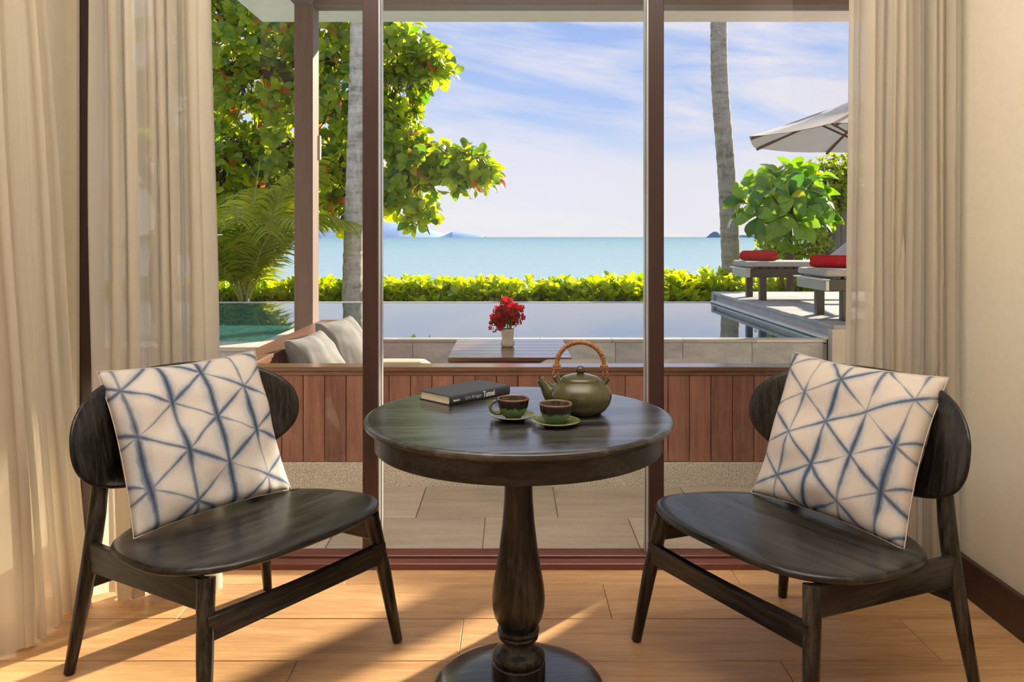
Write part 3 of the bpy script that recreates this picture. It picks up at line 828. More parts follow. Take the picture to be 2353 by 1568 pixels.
# raised deck
DZ = 0.534
dk = struct('deck', 'raised grey stone sun deck beside the pool')
MB().box(2.45, 9.0, 6.10, 9.62, -0.1, DZ - 0.03).build('deck_core', MT['deck'], dk)
MB().box(2.36, 9.0, 6.02, 6.10, -0.1, DZ - 0.03, 0.002).build('end_wall', MT['coping'], dk)
MB().box(2.40, 2.45, 6.10, 9.62, -0.2, DZ - 0.03).build('side_wall', MT['deck'], dk)
MB().box(2.33, 2.45, 6.10, 9.60, 0.418, 0.437, 0.003).build('ledge', MT['white_paint'], dk)
yy = 6.02; rnd = random.Random(5)
while yy < 9.6:
    y1 = min(yy + 0.3, 9.62)
    MB().box(2.37 + rnd.uniform(-0.004, 0.004), 2.75, yy + 0.001, y1 - 0.001, DZ - 0.03, DZ + rnd.uniform(-0.001, 0.001), 0.003).build('edge_stone', MT['deck'], dk)
    xx = 2.75
    while xx < 7.0:
        MB().box(xx + 0.001, xx + 0.599, yy + 0.001, y1 - 0.001, DZ - 0.03, DZ, 0.001).build('paver', MT['deck'], dk)
        xx += 0.6
    yy += 0.3
MB().box(2.37, 7.0, 9.62, 9.72, 0, DZ, 0.003).build('back_kerb', MT['deck'], dk)

def lounger(label, y0, y1):
    t = thing('sun_lounger', label, 'sun lounger', (2.41, (y0 + y1) / 2, DZ), 0, 'sun loungers on the deck')
    h = (y1 - y0) / 2; L = 1.95
    MB().box(0.03, L, -h + 0.005, -h + 0.035, 0.235, 0.325, 0.003).build('side_rail', MT['lounger_wood'], t)
    MB().box(0.03, L, h - 0.035, h - 0.005, 0.235, 0.325, 0.003).build('side_rail', MT['lounger_wood'], t)
    MB().box(0.0, 0.03, -h + 0.005, h - 0.005, 0.235, 0.315, 0.003).build('end_rail', MT['lit_rail'], t)  # dark wood too; its pale colour stands for light falling on the end
    MB().box(-0.03, 0.03, -h - 0.01, h + 0.0, 0.317, 0.327, 0.002).build('end_lip', MT['white_paint'], t)
    for k in range(12):
        xx = 0.06 + k * 0.085
        MB().box(xx, xx + 0.06, -h + 0.02, h - 0.02, 0.327, 0.342).build('slat', MT['lounger_wood'], t)
    for (lx, ly) in ((0.17, -1), (0.17, 1), (1.75, -1), (1.75, 1)):
        a, b = sorted((ly * (h - 0.03), ly * (h - 0.095)))
        MB().box(lx - 0.033, lx + 0.033, a, b, 0.0, 0.326, 0.003).build('leg', MT['lounger_wood'], t)
    v, f = soft_box(0.0, 1.02, -h + 0.01, h - 0.01, 0.343, 0.40, 0.0)
    MB().add(v, f).build('mattress', MT['lounger_cloth'], t, 40)
    v, f = soft_box(0, 0.95, -h + 0.01, h - 0.01, 0.0, 0.06, 0.0)
    A = R(38)
    v = [(1.02 + a * math.cos(A) - c * math.sin(A), b, 0.345 + a * math.sin(A) + c * math.cos(A)) for a, b, c in v]
    MB().add(v, f).build('back_pad', MT['lounger_cloth'], t, 40)
    return t
lounger('dark framed grey sun lounger by the palm trunk, farther from the house', 8.35, 8.95)
lounger('dark framed grey sun lounger half hidden by the curtain, nearer the house', 6.27, 6.92)

def towel(label, loc, rz, L, r):
    turns, n = 3.2, 110
    th = r * 0.88 / turns
    v = []; f = []
    nl = 8
    for i in range(n + 1):
        a = turns * 2 * PI * i / n
        ro = r * 0.12 + th * (a / (2 * PI)); ri = max(ro - th * 0.8, 0.002)
        for k in range(nl + 1):
            q_ = (-0.5, -0.49, -0.46, -0.40, 0.0, 0.40, 0.46, 0.49, 0.5)[k]
            xx = L * q_
            e = (0.80, 0.91, 0.97, 1.0, 1.0, 1.0, 0.97, 0.91, 0.80)[k]
            for q in (ri, ro * e):
                v.append((xx + 0.004 * math.sin(i * 0.9) * (1 if k in (0, nl) else 0), q * math.cos(a), q * math.sin(a)))
    W = (nl + 1) * 2
    for i in range(n):
        for k in range(nl):
            for s2 in (0, 1):
                f.append((i * W + k * 2 + s2, i * W + (k + 1) * 2 + s2, (i + 1) * W + (k + 1) * 2 + s2, (i + 1) * W + k * 2 + s2))
        for k in (0, nl):
            f.append((i * W + k * 2, i * W + k * 2 + 1, (i + 1) * W + k * 2 + 1, (i + 1) * W + k * 2))
    for i in (0, n):
        for k in range(nl):
            f.append((i * W + k * 2, i * W + (k + 1) * 2, i * W + (k + 1) * 2 + 1, i * W + k * 2 + 1))
    zmin = min(p[2] for p in v)
    o = MB().add([(a, b, c - zmin) for a, b, c in v], f).build('rolled_towel', MT['red_towel'], None, 50)
    o.location = loc; o.rotation_euler = (0, 0, rz)
    return tag(o, label, 'towel', 'red towels on the loungers')
towel('rolled red towel on the lounger by the palm trunk', (2.605, 8.64, DZ + 0.400), R(-43), 0.39, 0.058)
towel('rolled red towel on the lounger half hidden by the curtain', (2.645, 6.64, DZ + 0.400), R(-36), 0.42, 0.056)

# parasol
pa = thing('parasol', 'pale grey octagonal parasol with brown ribs over the loungers', 'umbrella', (3.5, 7.62, DZ))
RZ, RA, PR = 2.115 - DZ, 2.60 - DZ, 1.31
ang = [R(183 + 45 * k) for k in range(8)]
can = MB(); v = []; f = []
NR = 6
for th in (0, 1):
    base = len(v)
    for j in range(NR + 1):
        for k in range(8):
            for q in range(4):
                a0, a1 = ang[k], ang[(k + 1) % 8] if k < 7 else ang[0] + 2 * PI
                p0 = Vector((math.cos(a0), math.sin(a0))); p1 = Vector((math.cos(a1), math.sin(a1)))
                p = p0.lerp(p1, q / 4) * PR * (0.02 + 0.98 * j / NR)
                sag = -0.02 * math.sin(PI * q / 4) * (j / NR) - 0.03 * math.sin(PI * j / NR)
                v.append((p.x, p.y, RA + (RZ - RA) * (j / NR) + sag - th * 0.004))
    for j in range(NR):
        for k in range(32):
            k2 = (k + 1) % 32
            f.append((base + j * 32 + k, base + j * 32 + k2, base + (j + 1) * 32 + k2, base + (j + 1) * 32 + k))
can.add(v, f).build('canopy', MT['parasol'], pa, 25)
for a in ang:
    d = Vector((math.cos(a), math.sin(a), 0))
    MB().tube([Vector((0, 0, RA - 0.06)) + d * 0.05, Vector((0, 0, RZ - 0.022)) + d * (PR - 0.02)], 0.014, 6).build('rib', MT['parasol_rib'], pa)
    MB().tube([Vector((0, 0, RZ - 0.15)) + d * 0.03, Vector((0, 0, (RA + RZ) / 2 - 0.05)) + d * PR * 0.5], 0.010, 6).build('strut', MT['parasol_rib'], pa)
MB().tube([(0, 0, 0.0), (0, 0, RA + 0.05)], 0.024, 12).build('pole', MT['parasol_rib'], pa, 40)
MB().lathe([(0, RA + 0.06), (0.03, RA + 0.05), (0.035, RA + 0.02), (0, RA + 0.0)], 16).build('finial', MT['parasol_rib'], pa, True)
MB().box(-0.3, 0.3, -0.3, 0.3, 0, 0.06, 0.01).build('base', MT['deck'], pa)

# ================================================================== LANDSCAPE
gr = tag(MB().box(-14, 14, 9.70, 15.5, -0.9, -0.25).build('ground', MT['soil']), None, None, None, 'structure')
tag(MB().add([(-40, 15.5, -0.5), (40, 15.5, -0.5), (60, 24, -2.1), (-60, 24, -2.1)], [(0, 1, 2, 3)]).build('beach', MT['sand']), None, None, None, 'structure')
v = []; f = []
ysteps = [18, 30, 60, 120, 300, 1000, 3000, 10000, 40000]
for i, yv in enumerate(ysteps):
    w = max(200, yv * 1.6); v += [(-w, yv, -2.0), (w, yv, -2.0)]
    if i: f.append((2 * i - 2, 2 * i - 1, 2 * i + 1, 2 * i))
tag(MB().add(v, f).build('sea', MT['sea']), 'calm turquoise sea up to the horizon', None, None, 'structure')

def island(name, label, pts, D, depth, mat, rough):
    """pts: (X, height) ridge line"""
    xs = [p[0] for p in pts]; hs = [p[1] for p in pts]
    n = 90; m = 10
    v = []; f = []
    for j in range(m + 1):
        t_ = j / m
        for i in range(n + 1):
            X = xs[0] + (xs[-1] - xs[0]) * i / n
            h = float(np.interp(X, xs, hs))
            sh = math.sin(PI * t_) ** 0.8
            hh = h * sh * (1 + rough * mnoise.noise(Vector((i * 0.35, j * 0.9, D * 0.001))))
            v.append((X - xs[0], (t_ - 0.5) * depth, hh))
    for j in range(m):
        for i in range(n):
            a = j * (n + 1) + i; f.append((a, a + 1, a + n + 2, a + n + 1))
    o = MB().add(v, f).build(name, mat, None, True); o.location = (xs[0], D, -2)
    return tag(o, label, 'island')
k9 = 9000 / 1877
island('island', 'long hazy blue island ridge on the horizon behind the almond tree',
       [((px - 1176) * k9, h * k9) for px, h in ((640, 2), (700, 20), (760, 30), (830, 33), (880, 36), (893, 38), (915, 35), (935, 33), (955, 26), (975, 20), (1000, 14), (1022, 7), (1034, 2))], 9000, 1500, MT['island'], 0.05)
k7 = 7500 / 1877
island('island', 'small darker blue headland at the end of the hazy ridge',
       [((px - 1176) * k7, h * k7) for px, h in ((1010, 1), (1024, 6), (1042, 14), (1062, 11), (1085, 8), (1103, 4), (1113, 1))], 7500, 500, MT['island_near'], 0.03)
k5 = 5000 / 1877
island('island', 'little round rock islet on the horizon beside the bare palm trunk',
       [((px - 1176) * k5, h * k5) for px, h in ((1626, 1), (1632, 8), (1640, 14), (1648, 12), (1655, 6), (1660, 2), (1672, 1))], 5000, 120, MT['island_rock'], 0.2)
island('island', 'low flat islet on the horizon between the palm trunk and the round green tree',
       [((px - 1176) * k5, h * k5) for px, h in ((1690, 3), (1705, 6), (1720, 6), (1740, 5), (1760, 6), (1790, 1))], 5000, 120, MT['island_rock'], 0.2)

# leaves ---------------------------------------------------------------
def leaf_arrays(wid=0.5, peak=0.62, fold=0.18, curl=0.12, rows=5):
    v = []; f = []
    for i in range(rows + 1):
        t_ = i / rows
        w = wid / 2 * (math.sin(PI * t_ ** (math.log(0.5) / math.log(peak))) ** 0.62 if 0 < t_ < 1 else (0.06 if t_ < 0.5 else 0.16))
        z = curl * math.sin(PI * t_) - curl * 1.2 * t_ * t_
        v += [(-w, t_, z + fold * w), (0, t_, z), (w, t_, z + fold * w)]
    for i in range(rows):
        for k in (0, 1):
            a = i * 3 + k; f.append((a, a + 1, a + 4, a + 3))
    return np.array(v), f
def leaf_mesh(name, mat, **kw):
    v, f = leaf_arrays(**kw)
    return MB().add(v.tolist(), f).mesh(name, mat, True)

def rosette(rnd, pos, axis, count, size, spread=(25, 75)):
    """leaf matrices radiating from a twig tip"""
    q = axis.to_track_quat('Z', 'Y').to_matrix().to_4x4()
    ph = rnd.uniform(0, 2 * PI); out = []
    for k in range(count):
        az = ph + k * 2.39996 + rnd.uniform(-0.2, 0.2)
        tilt = R(rnd.uniform(*spread))
        s = size * rnd.uniform(0.7, 1.15)
        M = Matrix.Translation(pos) @ q @ Matrix.Rotation(az, 4, 'Z') @ Matrix.Rotation(PI / 2 - tilt, 4, 'X') @ Matrix.Rotation(rnd.uniform(-0.4, 0.4), 4, 'Y') @ Matrix.Translation((0, 0.06 * size, 0)) @ Matrix.Scale(s, 4)
        out.append(M)
    return out

def foliage(parent, mats, mesh, arrays, mat, nparts, name='leaf', keep=0.85):
    """the leaves that show largest become parts, the rest one mass; matrices are in world space"""
    pinv = parent.matrix_world.inverted() if False else Matrix.Translation(-Vector(parent.location))
    sc_ = []
    for i, M in enumerate(mats):
        p = M.translation
        px = 1176 + p.x / p.y * 1877; py = 545 - (p.z - CAMZ) / p.y * 1877
        vis = 470 < px < 1960 and 30 < py < 705
        s = M.to_scale()[0] / p.y
        nrm = (M.to_3x3() @ Vector((0, 0, 1))).normalized()
        face = 0.4 + abs(nrm.dot(Vector(p) - Vector((0, 0, CAMZ))) / (Vector(p) - Vector((0, 0, CAMZ))).length)
        sc_.append((s * face / p.y if vis else -1, i))
    sc_.sort(reverse=True)
    top = set(i for s, i in sc_[:nparts] if s > 0)
    v0, f0 = arrays
    nv = len(v0); V = []; F = []
    h = np.c_[v0, np.ones(nv)]
    c = 0
    for i, M in enumerate(mats):
        L = pinv @ M
        if i in top:
            put(name, mesh, parent, L)
        else:
            V.append((h @ np.array(L).T)[:, :3]); F += [tuple(a + c for a in q) for q in f0]; c += nv
    if V:
        me = bpy.data.meshes.new(name + '_mass'); me.from_pydata(np.concatenate(V).tolist(), [], F); me.update()
        me.materials.append(mat); me.polygons.foreach_set('use_smooth', [True] * len(me.polygons))
        o = put('foliage', me, parent); o['kind'] = 'stuff'

def W(px, py, D): return Vector(((px - 1176) / 1877 * D, D, CAMZ - (py - 545) / 1877 * D))

def big_tree():
    rnd = random.Random(21)
    base = Vector((-6.3, 14.6, -0.3))
    t = thing('almond_tree', 'broad tree of large backlit yellow green leaves with orange ones, by the pool', 'tree', base)
    # crown lumps: centre and radii in metres
    k = 13.5 / 1877
    lumps = []
    for (px, py, rx, ry, D, ry_d, w) in (
        (560, 60, 150, 130, 13.6, 1.1, 95), (760, 60, 140, 120, 13.4, 1.0, 85), (610, 240, 160, 120, 14.2, 1.0, 95), (800, 220, 120, 120, 13.6, 0.9, 70),
        (500, 480, 110, 80, 14.8, 0.7, 45), (620, 470, 100, 70, 14.9, 0.6, 40), (700, 455, 70, 70, 14.6, 0.6, 25), (520, 380, 110, 110, 14.4, 0.9, 60), (660, 390, 110, 80, 14.6, 0.8, 45), (780, 390, 90, 100, 14.0, 0.8, 50), (785, 490, 50, 45, 13.9, 0.5, 18),
        (915, 105, 62, 70, 13.2, 0.5, 30), (985, 160, 52, 48, 13.1, 0.4, 26), (915, 215, 50, 60, 13.2, 0.5, 22), (905, 310, 58, 65, 13.2, 0.5, 26),
        (985, 378, 62, 50, 13.0, 0.45, 28), (1060, 392, 48, 42, 12.9, 0.4, 20), (1105, 402, 30, 36, 12.9, 0.3, 11), (920, 420, 58, 52, 13.2, 0.5, 24), (890, 470, 40, 28, 13.3, 0.4, 10), (970, 500, 28, 28, 13.0, 0.3, 8), (935, 460, 30, 25, 13.1, 0.3, 7),
        (480, -60, 160, 90, 14, 1.2, 40), (700, -80, 190, 80, 14, 1.2, 45), (400, 200, 110, 220, 14.8, 1.1, 60)):
        c = W(px, py, D); lumps.append((c, Vector((rx * k, ry_d, ry * k)), w))
    mats = []; twigs = MB(); bough = MB()
    trunk = [base, base + Vector((0.1, 0, 1.4)), base + Vector((0.5, -0.1, 2.6)), base + Vector((1.0, -0.3, 3.6))]
    bough_pts = {
        'a': [W(300, 190, 14.6), W(470, 185, 14.4), W(600, 165, 14.1), W(700, 185, 13.9), W(800, 240, 13.6), W(900, 310, 13.3), W(1010, 385, 13.1), W(1085, 400, 12.95)],
        'b': [W(300, 190, 14.6), W(460, 165, 14.2), W(620, 145, 13.9), W(760, 150, 13.6), W(880, 165, 13.3), W(985, 165, 13.15)],
        'c': [W(300, 330, 14.7), W(480, 340, 14.8), W(640, 322, 14.7), W(760, 340, 14.3), W(860, 400, 13.6), W(930, 430, 13.3), W(975, 490, 13.05)],
        'd': [W(300, 190, 14.6), W(480, 80, 14.0), W(640, 30, 13.8), W(800, 20, 13.5), W(930, 70, 13.3)],
    }
    for key, rr in (('a', 0.15), ('b', 0.11), ('c', 0.10), ('d', 0.10)):
        p = bough_pts[key]
        bough.tube(p, [rr * (1 - 0.88 * i / (len(p) - 1)) + 0.008 for i in range(len(p))], 8)
    bough.tube(trunk[:3] + [bough_pts['a'][0]], [0.26, 0.22, 0.19, 0.16], 10)
    bough.tube([trunk[1] + Vector((0.1, 0, 0.4)), bough_pts['c'][0]], [0.14, 0.11], 8)
    allp = [q for p in bough_pts.values() for a, b in zip(p[:-1], p[1:]) for q in (a, a.lerp(b, .33), a.lerp(b, .66))]
    for (c, r, w) in lumps:
        for i in range(int(w * 1.7)):
            while True:
                d = Vector((rnd.uniform(-1, 1), rnd.uniform(-1, 1), rnd.uniform(-1, 1)))
                if 0.15 < d.length < 1: break
            p = c + Vector((d.x * r.x, d.y * r.y, d.z * r.z))
            ax = (Vector((d.x * 0.8, d.y * 0.8 - 0.15, d.z * 0.5 + 0.45)) + Vector((rnd.gauss(0, .25), rnd.gauss(0, .25), rnd.gauss(0, .25)))).normalized()
            mats += rosette(rnd, p, ax, rnd.randint(6, 9), 0.235)
            near = min(allp, key=lambda q: (q - p).length_squared)
            mid = p.lerp(near, 0.35) - ax * 0.12
            twigs.tube([p, p - ax * 0.12, mid, near], [0.005, 0.008, 0.011, 0.016], 4, False)
    off = -base
    bough.v = [tuple(Vector(q) + off) for q in bough.v]; twigs.v = [tuple(Vector(q) + off) for q in twigs.v]
    bough.build('trunk', MT['bark'], t, True)
    tw = twigs.build('twigs', MT['bark'], t, True); tw['kind'] = 'stuff'
    kw = dict(wid=0.52, peak=0.68, fold=0.2, curl=0.14, rows=6)
    foliage(t, mats, leaf_mesh('leaf', MT['almond_leaf'], **kw), leaf_arrays(**kw), MT['almond_leaf'], 300)
big_tree()

def hedge():
    rnd = random.Random(31)
    base = Vector((0, 13.4, -0.25))
    t = thing('hedge', 'low bright yellow green hedge along the far pool edge', 'hedge', base)
    mats = []; tw = MB()
    n = 2300
    for i in range(n):
        x = rnd.uniform(-6.5, 6.2)
        yv = 13.4 + rnd.uniform(-0.45, 0.5)
        top = 0.40 + 0.07 * mnoise.noise(Vector((x * 1.1, yv, 3))) + 0.05 * mnoise.noise(Vector((x * 4, yv * 2, 7)))
        z = top - abs(rnd.gauss(0, 0.20)) if rnd.random() < 0.5 else rnd.uniform(-0.02, top * 0.8)
        if x > 2.4 and rnd.random() < 0.4: z += 0.12
        p = Vector((x, yv, z))
        ax = Vector((rnd.gauss(0, 0.35), rnd.gauss(-0.15, 0.35), 1)).normalized()
        mats += rosette(rnd, p, ax, rnd.randint(6, 8), 0.180, (20, 60))
        if i % 2 == 0:
            q = Vector((x + rnd.uniform(-.1, .1), yv, -0.25))
            tw.tube([p - base, p.lerp(q, .5) - base, q - base], 0.008, 4, False)
    o = tw.build('branches', MT['bark'], t); o['kind'] = 'stuff'
    kw = dict(wid=0.50, peak=0.66, fold=0.25, curl=0.08, rows=5)
    foliage(t, mats, leaf_mesh('leaf', MT['hedge_leaf'], **kw), leaf_arrays(**kw), MT['hedge_leaf'], 300)
hedge()

def round_tree():
    rnd = random.Random(41)
    D = 12.2
    base = W(1815, 545, D); base.z = -0.25
    t = thing('broadleaf_tree', 'small round tree of large glossy green leaves behind the loungers', 'tree', base)
    tips = []
    for (px, py, dd) in ((1722, 470, -.3), (1745, 495, -.5), (1740, 440, .0), (1765, 520, -.3), (1790, 500, -.6), (1775, 450, -.4), (1790, 420, -.1), (1820, 410, .1), (1815, 455, -.6), (1845, 440, -.4), (1850, 480, -.5), (1830, 510, -.5), (1870, 415, .0), (1880, 460, -.1), (1860, 510, -.2), (1800, 470, .3), (1840, 430, .4), (1770, 470, .3), (1885, 500, .2), (1715, 490, .1), (1755, 420, .3), (1805, 540, -.1)):
        tips.append(W(px, py, D + dd))
    st = MB()
    top = W(1812, 500, D)
    pts = [base, W(1816, 600, D), W(1813, 545, D), top]
    st.tube([p - base for p in pts], [0.06, 0.055, 0.05, 0.04], 10)
    mats = []
    for p in tips:
        ax = (p - (top + Vector((0, 0, 0.05)))); ax.z = ax.z + 0.18; ax.normalize()
        st.tube([top - base, top.lerp(p, .6) - Vector((0, 0, .03)) - base, p - base], [0.028, 0.018, 0.010], 6)
        mats += rosette(rnd, p, ax, 10, 0.33, (25, 80))
    st.build('trunk', MT['bark'], t, True)
    kw = dict(wid=0.50, peak=0.70, fold=0.22, curl=0.16, rows=7)
    foliage(t, mats, leaf_mesh('leaf', MT['young_leaf'], **kw), leaf_arrays(**kw), MT['young_leaf'], 300)
round_tree()

def fine_bush(label, lumps, base, seed, n, size):
    rnd = random.Random(seed)
    t = thing('leafy_shrub', label, 'shrub', base)
    mats = []; st = MB()
    for (c, r, w) in lumps:
        for i in range(int(n * w)):
            d = Vector((rnd.gauss(0, 1), rnd.gauss(0, 1), rnd.gauss(0, 1))).normalized() * (rnd.random() ** 0.4)
            p = c + Vector((d.x * r.x, d.y * r.y, d.z * r.z))
            ax = (d + Vector((0, 0, 0.6)) + Vector((rnd.gauss(0, .3), rnd.gauss(0, .3), rnd.gauss(0, .3)))).normalized()
            mats += rosette(rnd, p, ax, 6, size, (25, 75))
            if i % 4 == 0: st.tube([c - base, c.lerp(p, .5) - base, p - base], [0.012, 0.008, 0.004], 4, False)
        st.tube([Vector((0, 0, 0)), c.lerp(base, .5) - base, c - base], [0.03, 0.025, 0.016], 6)
    o = st.build('branches', MT['bark'], t)
    kw = dict(wid=0.48, peak=0.55, fold=0.2, curl=0.08, rows=3)
    foliage(t, mats, leaf_mesh('leaf', MT['bush_leaf'], **kw), leaf_arrays(**kw), MT['bush_leaf'], 120)
k = 13.9 / 1877
fine_bush('tall fine leaved yellow green shrub behind the round broad leaved tree',
          [(W(1760, 430, 13.9), Vector((50 * k, .5, 45 * k)), 1), (W(1830, 420, 13.9), Vector((70 * k, .5, 42 * k)), 1.3), (W(1905, 410, 13.9), Vector((60 * k, .5, 52 * k)), 1.4), (W(1960, 400, 13.9), Vector((60 * k, .5, 60 * k)), 1.3), (W(1900, 470, 13.9), Vector((50 * k, .4, 50 * k)), .8)],
          Vector((4.9, 14.0, -0.25)), 51, 170, 0.085)
k = 12.9 / 1877
fine_bush('low fine leaved shrub behind the far lounger and its red towel',
          [(W(1775, 575, 12.9), Vector((42 * k, .35, 40 * k)), 1), (W(1835, 580, 12.9), Vector((48 * k, .35, 44 * k)), 1.2), (W(1880, 560, 13.2), Vector((34 * k, .3, 40 * k)), .7)],
          Vector((4.5, 12.9, -0.25)), 52, 110, 0.075)

# palms ----------------------------------------------------------------
def palm_trunk(label, pts, r0, r1, seed, bark='palm_bark'):
    rnd = random.Random(seed)
    base = pts[0]
    t = thing('coconut_palm', label, 'palm', base, 0, 'tall palm trunks')
    n = 150; P = []; Rr = []
    L = len(pts) - 1
    ringp = 0
    for i in range(n + 1):
        s = i / n * L; a = min(int(s), L - 1); q = s - a
        p0 = pts[max(a - 1, 0)]; p1 = pts[a]; p2 = pts[a + 1]; p3 = pts[min(a + 2, L)]
        p = 0.5 * ((2 * p1) + (p2 - p0) * q + (2 * p0 - 5 * p1 + 4 * p2 - p3) * q * q + (3 * p1 - p0 - 3 * p2 + p3) * q ** 3)
        P.append(p - base)
        saw = (i % 4) / 3.0
        Rr.append((r0 + (r1 - r0) * (i / n)) * (1 + 0.055 * saw + rnd.uniform(-.008, .008)) * (1 + 0.35 * math.exp(-i / n * 22)))
    MB().tube(P, Rr, 20).build('trunk', MT[bark], t, 50)
    # crown above the roof line, out of the frame
    top = P[-1]
    for k in range(9):
        az = 2 * PI * k / 9 + 0.2
        fr = frond_mesh(rnd, 2.6, az, R(rnd.uniform(20, 60)), 1.2)
        o = put('frond', fr, t, Matrix.Translation(top))
    return t
def frond_mesh(rnd, L, az, el, droop, nl=34, w=0.035, ll=0.5):
    """rachis bends down along its length, leaflets hang off both sides"""
    mb = MB()
    d = Vector((math.cos(az), math.sin(az), 0)); u = Vector((0, 0, 1)); side = d.cross(u).normalized()
    pts = []; p = Vector((0, 0, 0)); ang = el; n = 24
    for i in range(n + 1):
        pts.append(p.copy())
        p = p + (d * math.cos(ang) + u * math.sin(ang)) * (L / n)
        ang -= droop / n * (0.3 + 1.4 * i / n)
    mb.tube(pts, [0.022 * (1 - 0.85 * i / n) for i in range(n + 1)], 5)
    nf_r = len(mb.f)
    for sgn in (-1, 1):
        for k in range(nl):
            s = 0.16 + 0.84 * (k + rnd.uniform(0, .5)) / nl
            s = min(s, 0.995)
            i = min(int(s * n), n - 1); q = s * n - i
            p = pts[i].lerp(pts[i + 1], q); tg = (pts[i + 1] - pts[i]).normalized()
            nrm = side.cross(tg).normalized()
            if nrm.z < 0: nrm = -nrm
            l = ll * (0.45 + 0.75 * math.sin(PI * min(1, s * 0.95 + 0.03))) * rnd.uniform(.85, 1.1)
            dr = (tg * 0.62 + side * sgn * 0.85 + nrm * 0.12).normalized()
            q0 = p; prev = p; dirv = dr
            segs = 4; ptsl = [p]
            for m in range(segs):
                prev = prev + dirv * l / segs; ptsl.append(prev)
                dirv = (dirv + Vector((0, 0, -0.28 - rnd.uniform(0, .12)))).normalized()
            wv = tg * w * 0.5
            vv = []; ff = []
            for m, pp in enumerate(ptsl):
                wm = (0.5, 1.0, 0.85, 0.55, 0.05)[m]
                vv += [pp - wv * wm, pp + wv * wm]
                if m: ff.append((2 * m - 2, 2 * m - 1, 2 * m + 1, 2 * m))
            mb.add(vv, ff)
    me = mb.mesh('frond', MT['palm_rib'])
    me.materials.append(MT['palm_leaf'])
    mi = [0 if i < nf_r else 1 for i in range(len(me.polygons))]
    me.polygons.foreach_set('material_index', mi)
    return me
palm_trunk('tall bare palm trunk leaning beside the sun deck', [W(1683, 545, 13.6) * 1 + Vector((0, 0, -1.45)), W(1679, 600, 13.6), W(1669, 400, 13.6), W(1654, 200, 13.5), W(1651, 50, 13.5), W(1650, -120, 13.5), W(1655, -330, 13.5)], 0.155, 0.118, 3)
palm_trunk('tall pale palm trunk rising through the almond tree beside the window mullion', [W(810, 545, 12.8) + Vector((0, 0, -1.4)), W(812, 600, 12.8), W(818, 400, 12.8), W(823, 200, 12.7), W(826, 50, 12.6), W(828, -120, 12.6), W(828, -330, 12.6)], 0.165, 0.125, 4, 'pale_palm_bark')

def young_palm():
    rnd = random.Random(61)
    base = W(562, 690, 12.2); base.z = 0.1
    t = thing('young_palm', 'young coconut palm with arching feathery fronds beside the pool', 'palm', base)
    specs = [  # length, azimuth, elevation, droop
        (2.6, R(-20), R(86), 1.5), (2.7, R(195), R(84), 1.7), (2.6, R(-75), R(82), 2.3), (2.3, R(160), R(72), 1.9), (2.3, R(15), R(70), 1.6),
        (2.3, R(-45), R(70), 1.6), (2.6, R(100), R(80), 1.4), (2.2, R(215), R(66), 1.8), (2.7, R(-25), R(78), 1.0), (2.3, R(-110), R(72), 2.2), (2.5, R(5), R(84), 2.4), (2.4, R(-60), R(88), 2.6)]
    for i, (L, az, el, dr) in enumerate(specs):
        put('frond', frond_mesh(rnd, L, az, el, dr, 58, 0.036, 0.62), t)
    MB().tube([(0, 0, 0.2), (0.1, -0.05, 1.2), (0.26, -0.1, 2.25)], [0.02, 0.014, 0.004], 6).build('spear', MT['palm_rib'], t, True)
    MB().tube([(0, 0, -0.35), (0, 0, -0.1), (0.01, 0, 0.22)], [0.12, 0.10, 0.05], 12).build('trunk', MT['bark'], t, True)
young_palm()

# neighbour's screen of grey boards behind the loungers
nb = struct('fence_screen', 'grey brown vertical board screen wall behind the loungers')
NBX = 5.28
xx = NBX
while xx < 7.2:
    MB().box(xx + 0.003, xx + 0.117, 14.0, 14.03, 0.82, 2.05, 0.003).build('board', MT['fence'], nb)
    xx += 0.12
MB().box(NBX, 7.2, 14.03, 14.10, 0.6, 2.05).build('screen_core', MT['fence'], nb)
MB().box(NBX - 0.05, 7.2, 13.97, 14.12, 2.05, 2.12).build('screen_cap', MT['fence'], nb)
MB().box(NBX - 0.03, 7.2, 13.96, 14.12, -0.3, 0.82).build('screen_base', MT['coping'], nb)
MB().box(NBX - 0.04, NBX + 0.0, 13.99, 14.06, 0.82, 2.05).build('screen_edge', MT['white_paint'], nb)

# ================================================================== CHAIRS
def seat_outline(n=96):
    """rounded shield: broad front (-y), narrower back"""
    pts = []
    for k in range(n):
        t_ = 2 * PI * k / n; c, s = math.cos(t_), math.sin(t_)
        e = 3.0 if s < 0 else 2.5
        r = (abs(c) ** e + abs(s) ** e) ** (-1 / e)
        x, y = r * c, r * s
        w = 0.350 * (1 - 0.12 * (y + 0.15))
        yy = y * (0.308 if y < 0 else 0.285)
        pts.append((x * w, yy))
    return pts

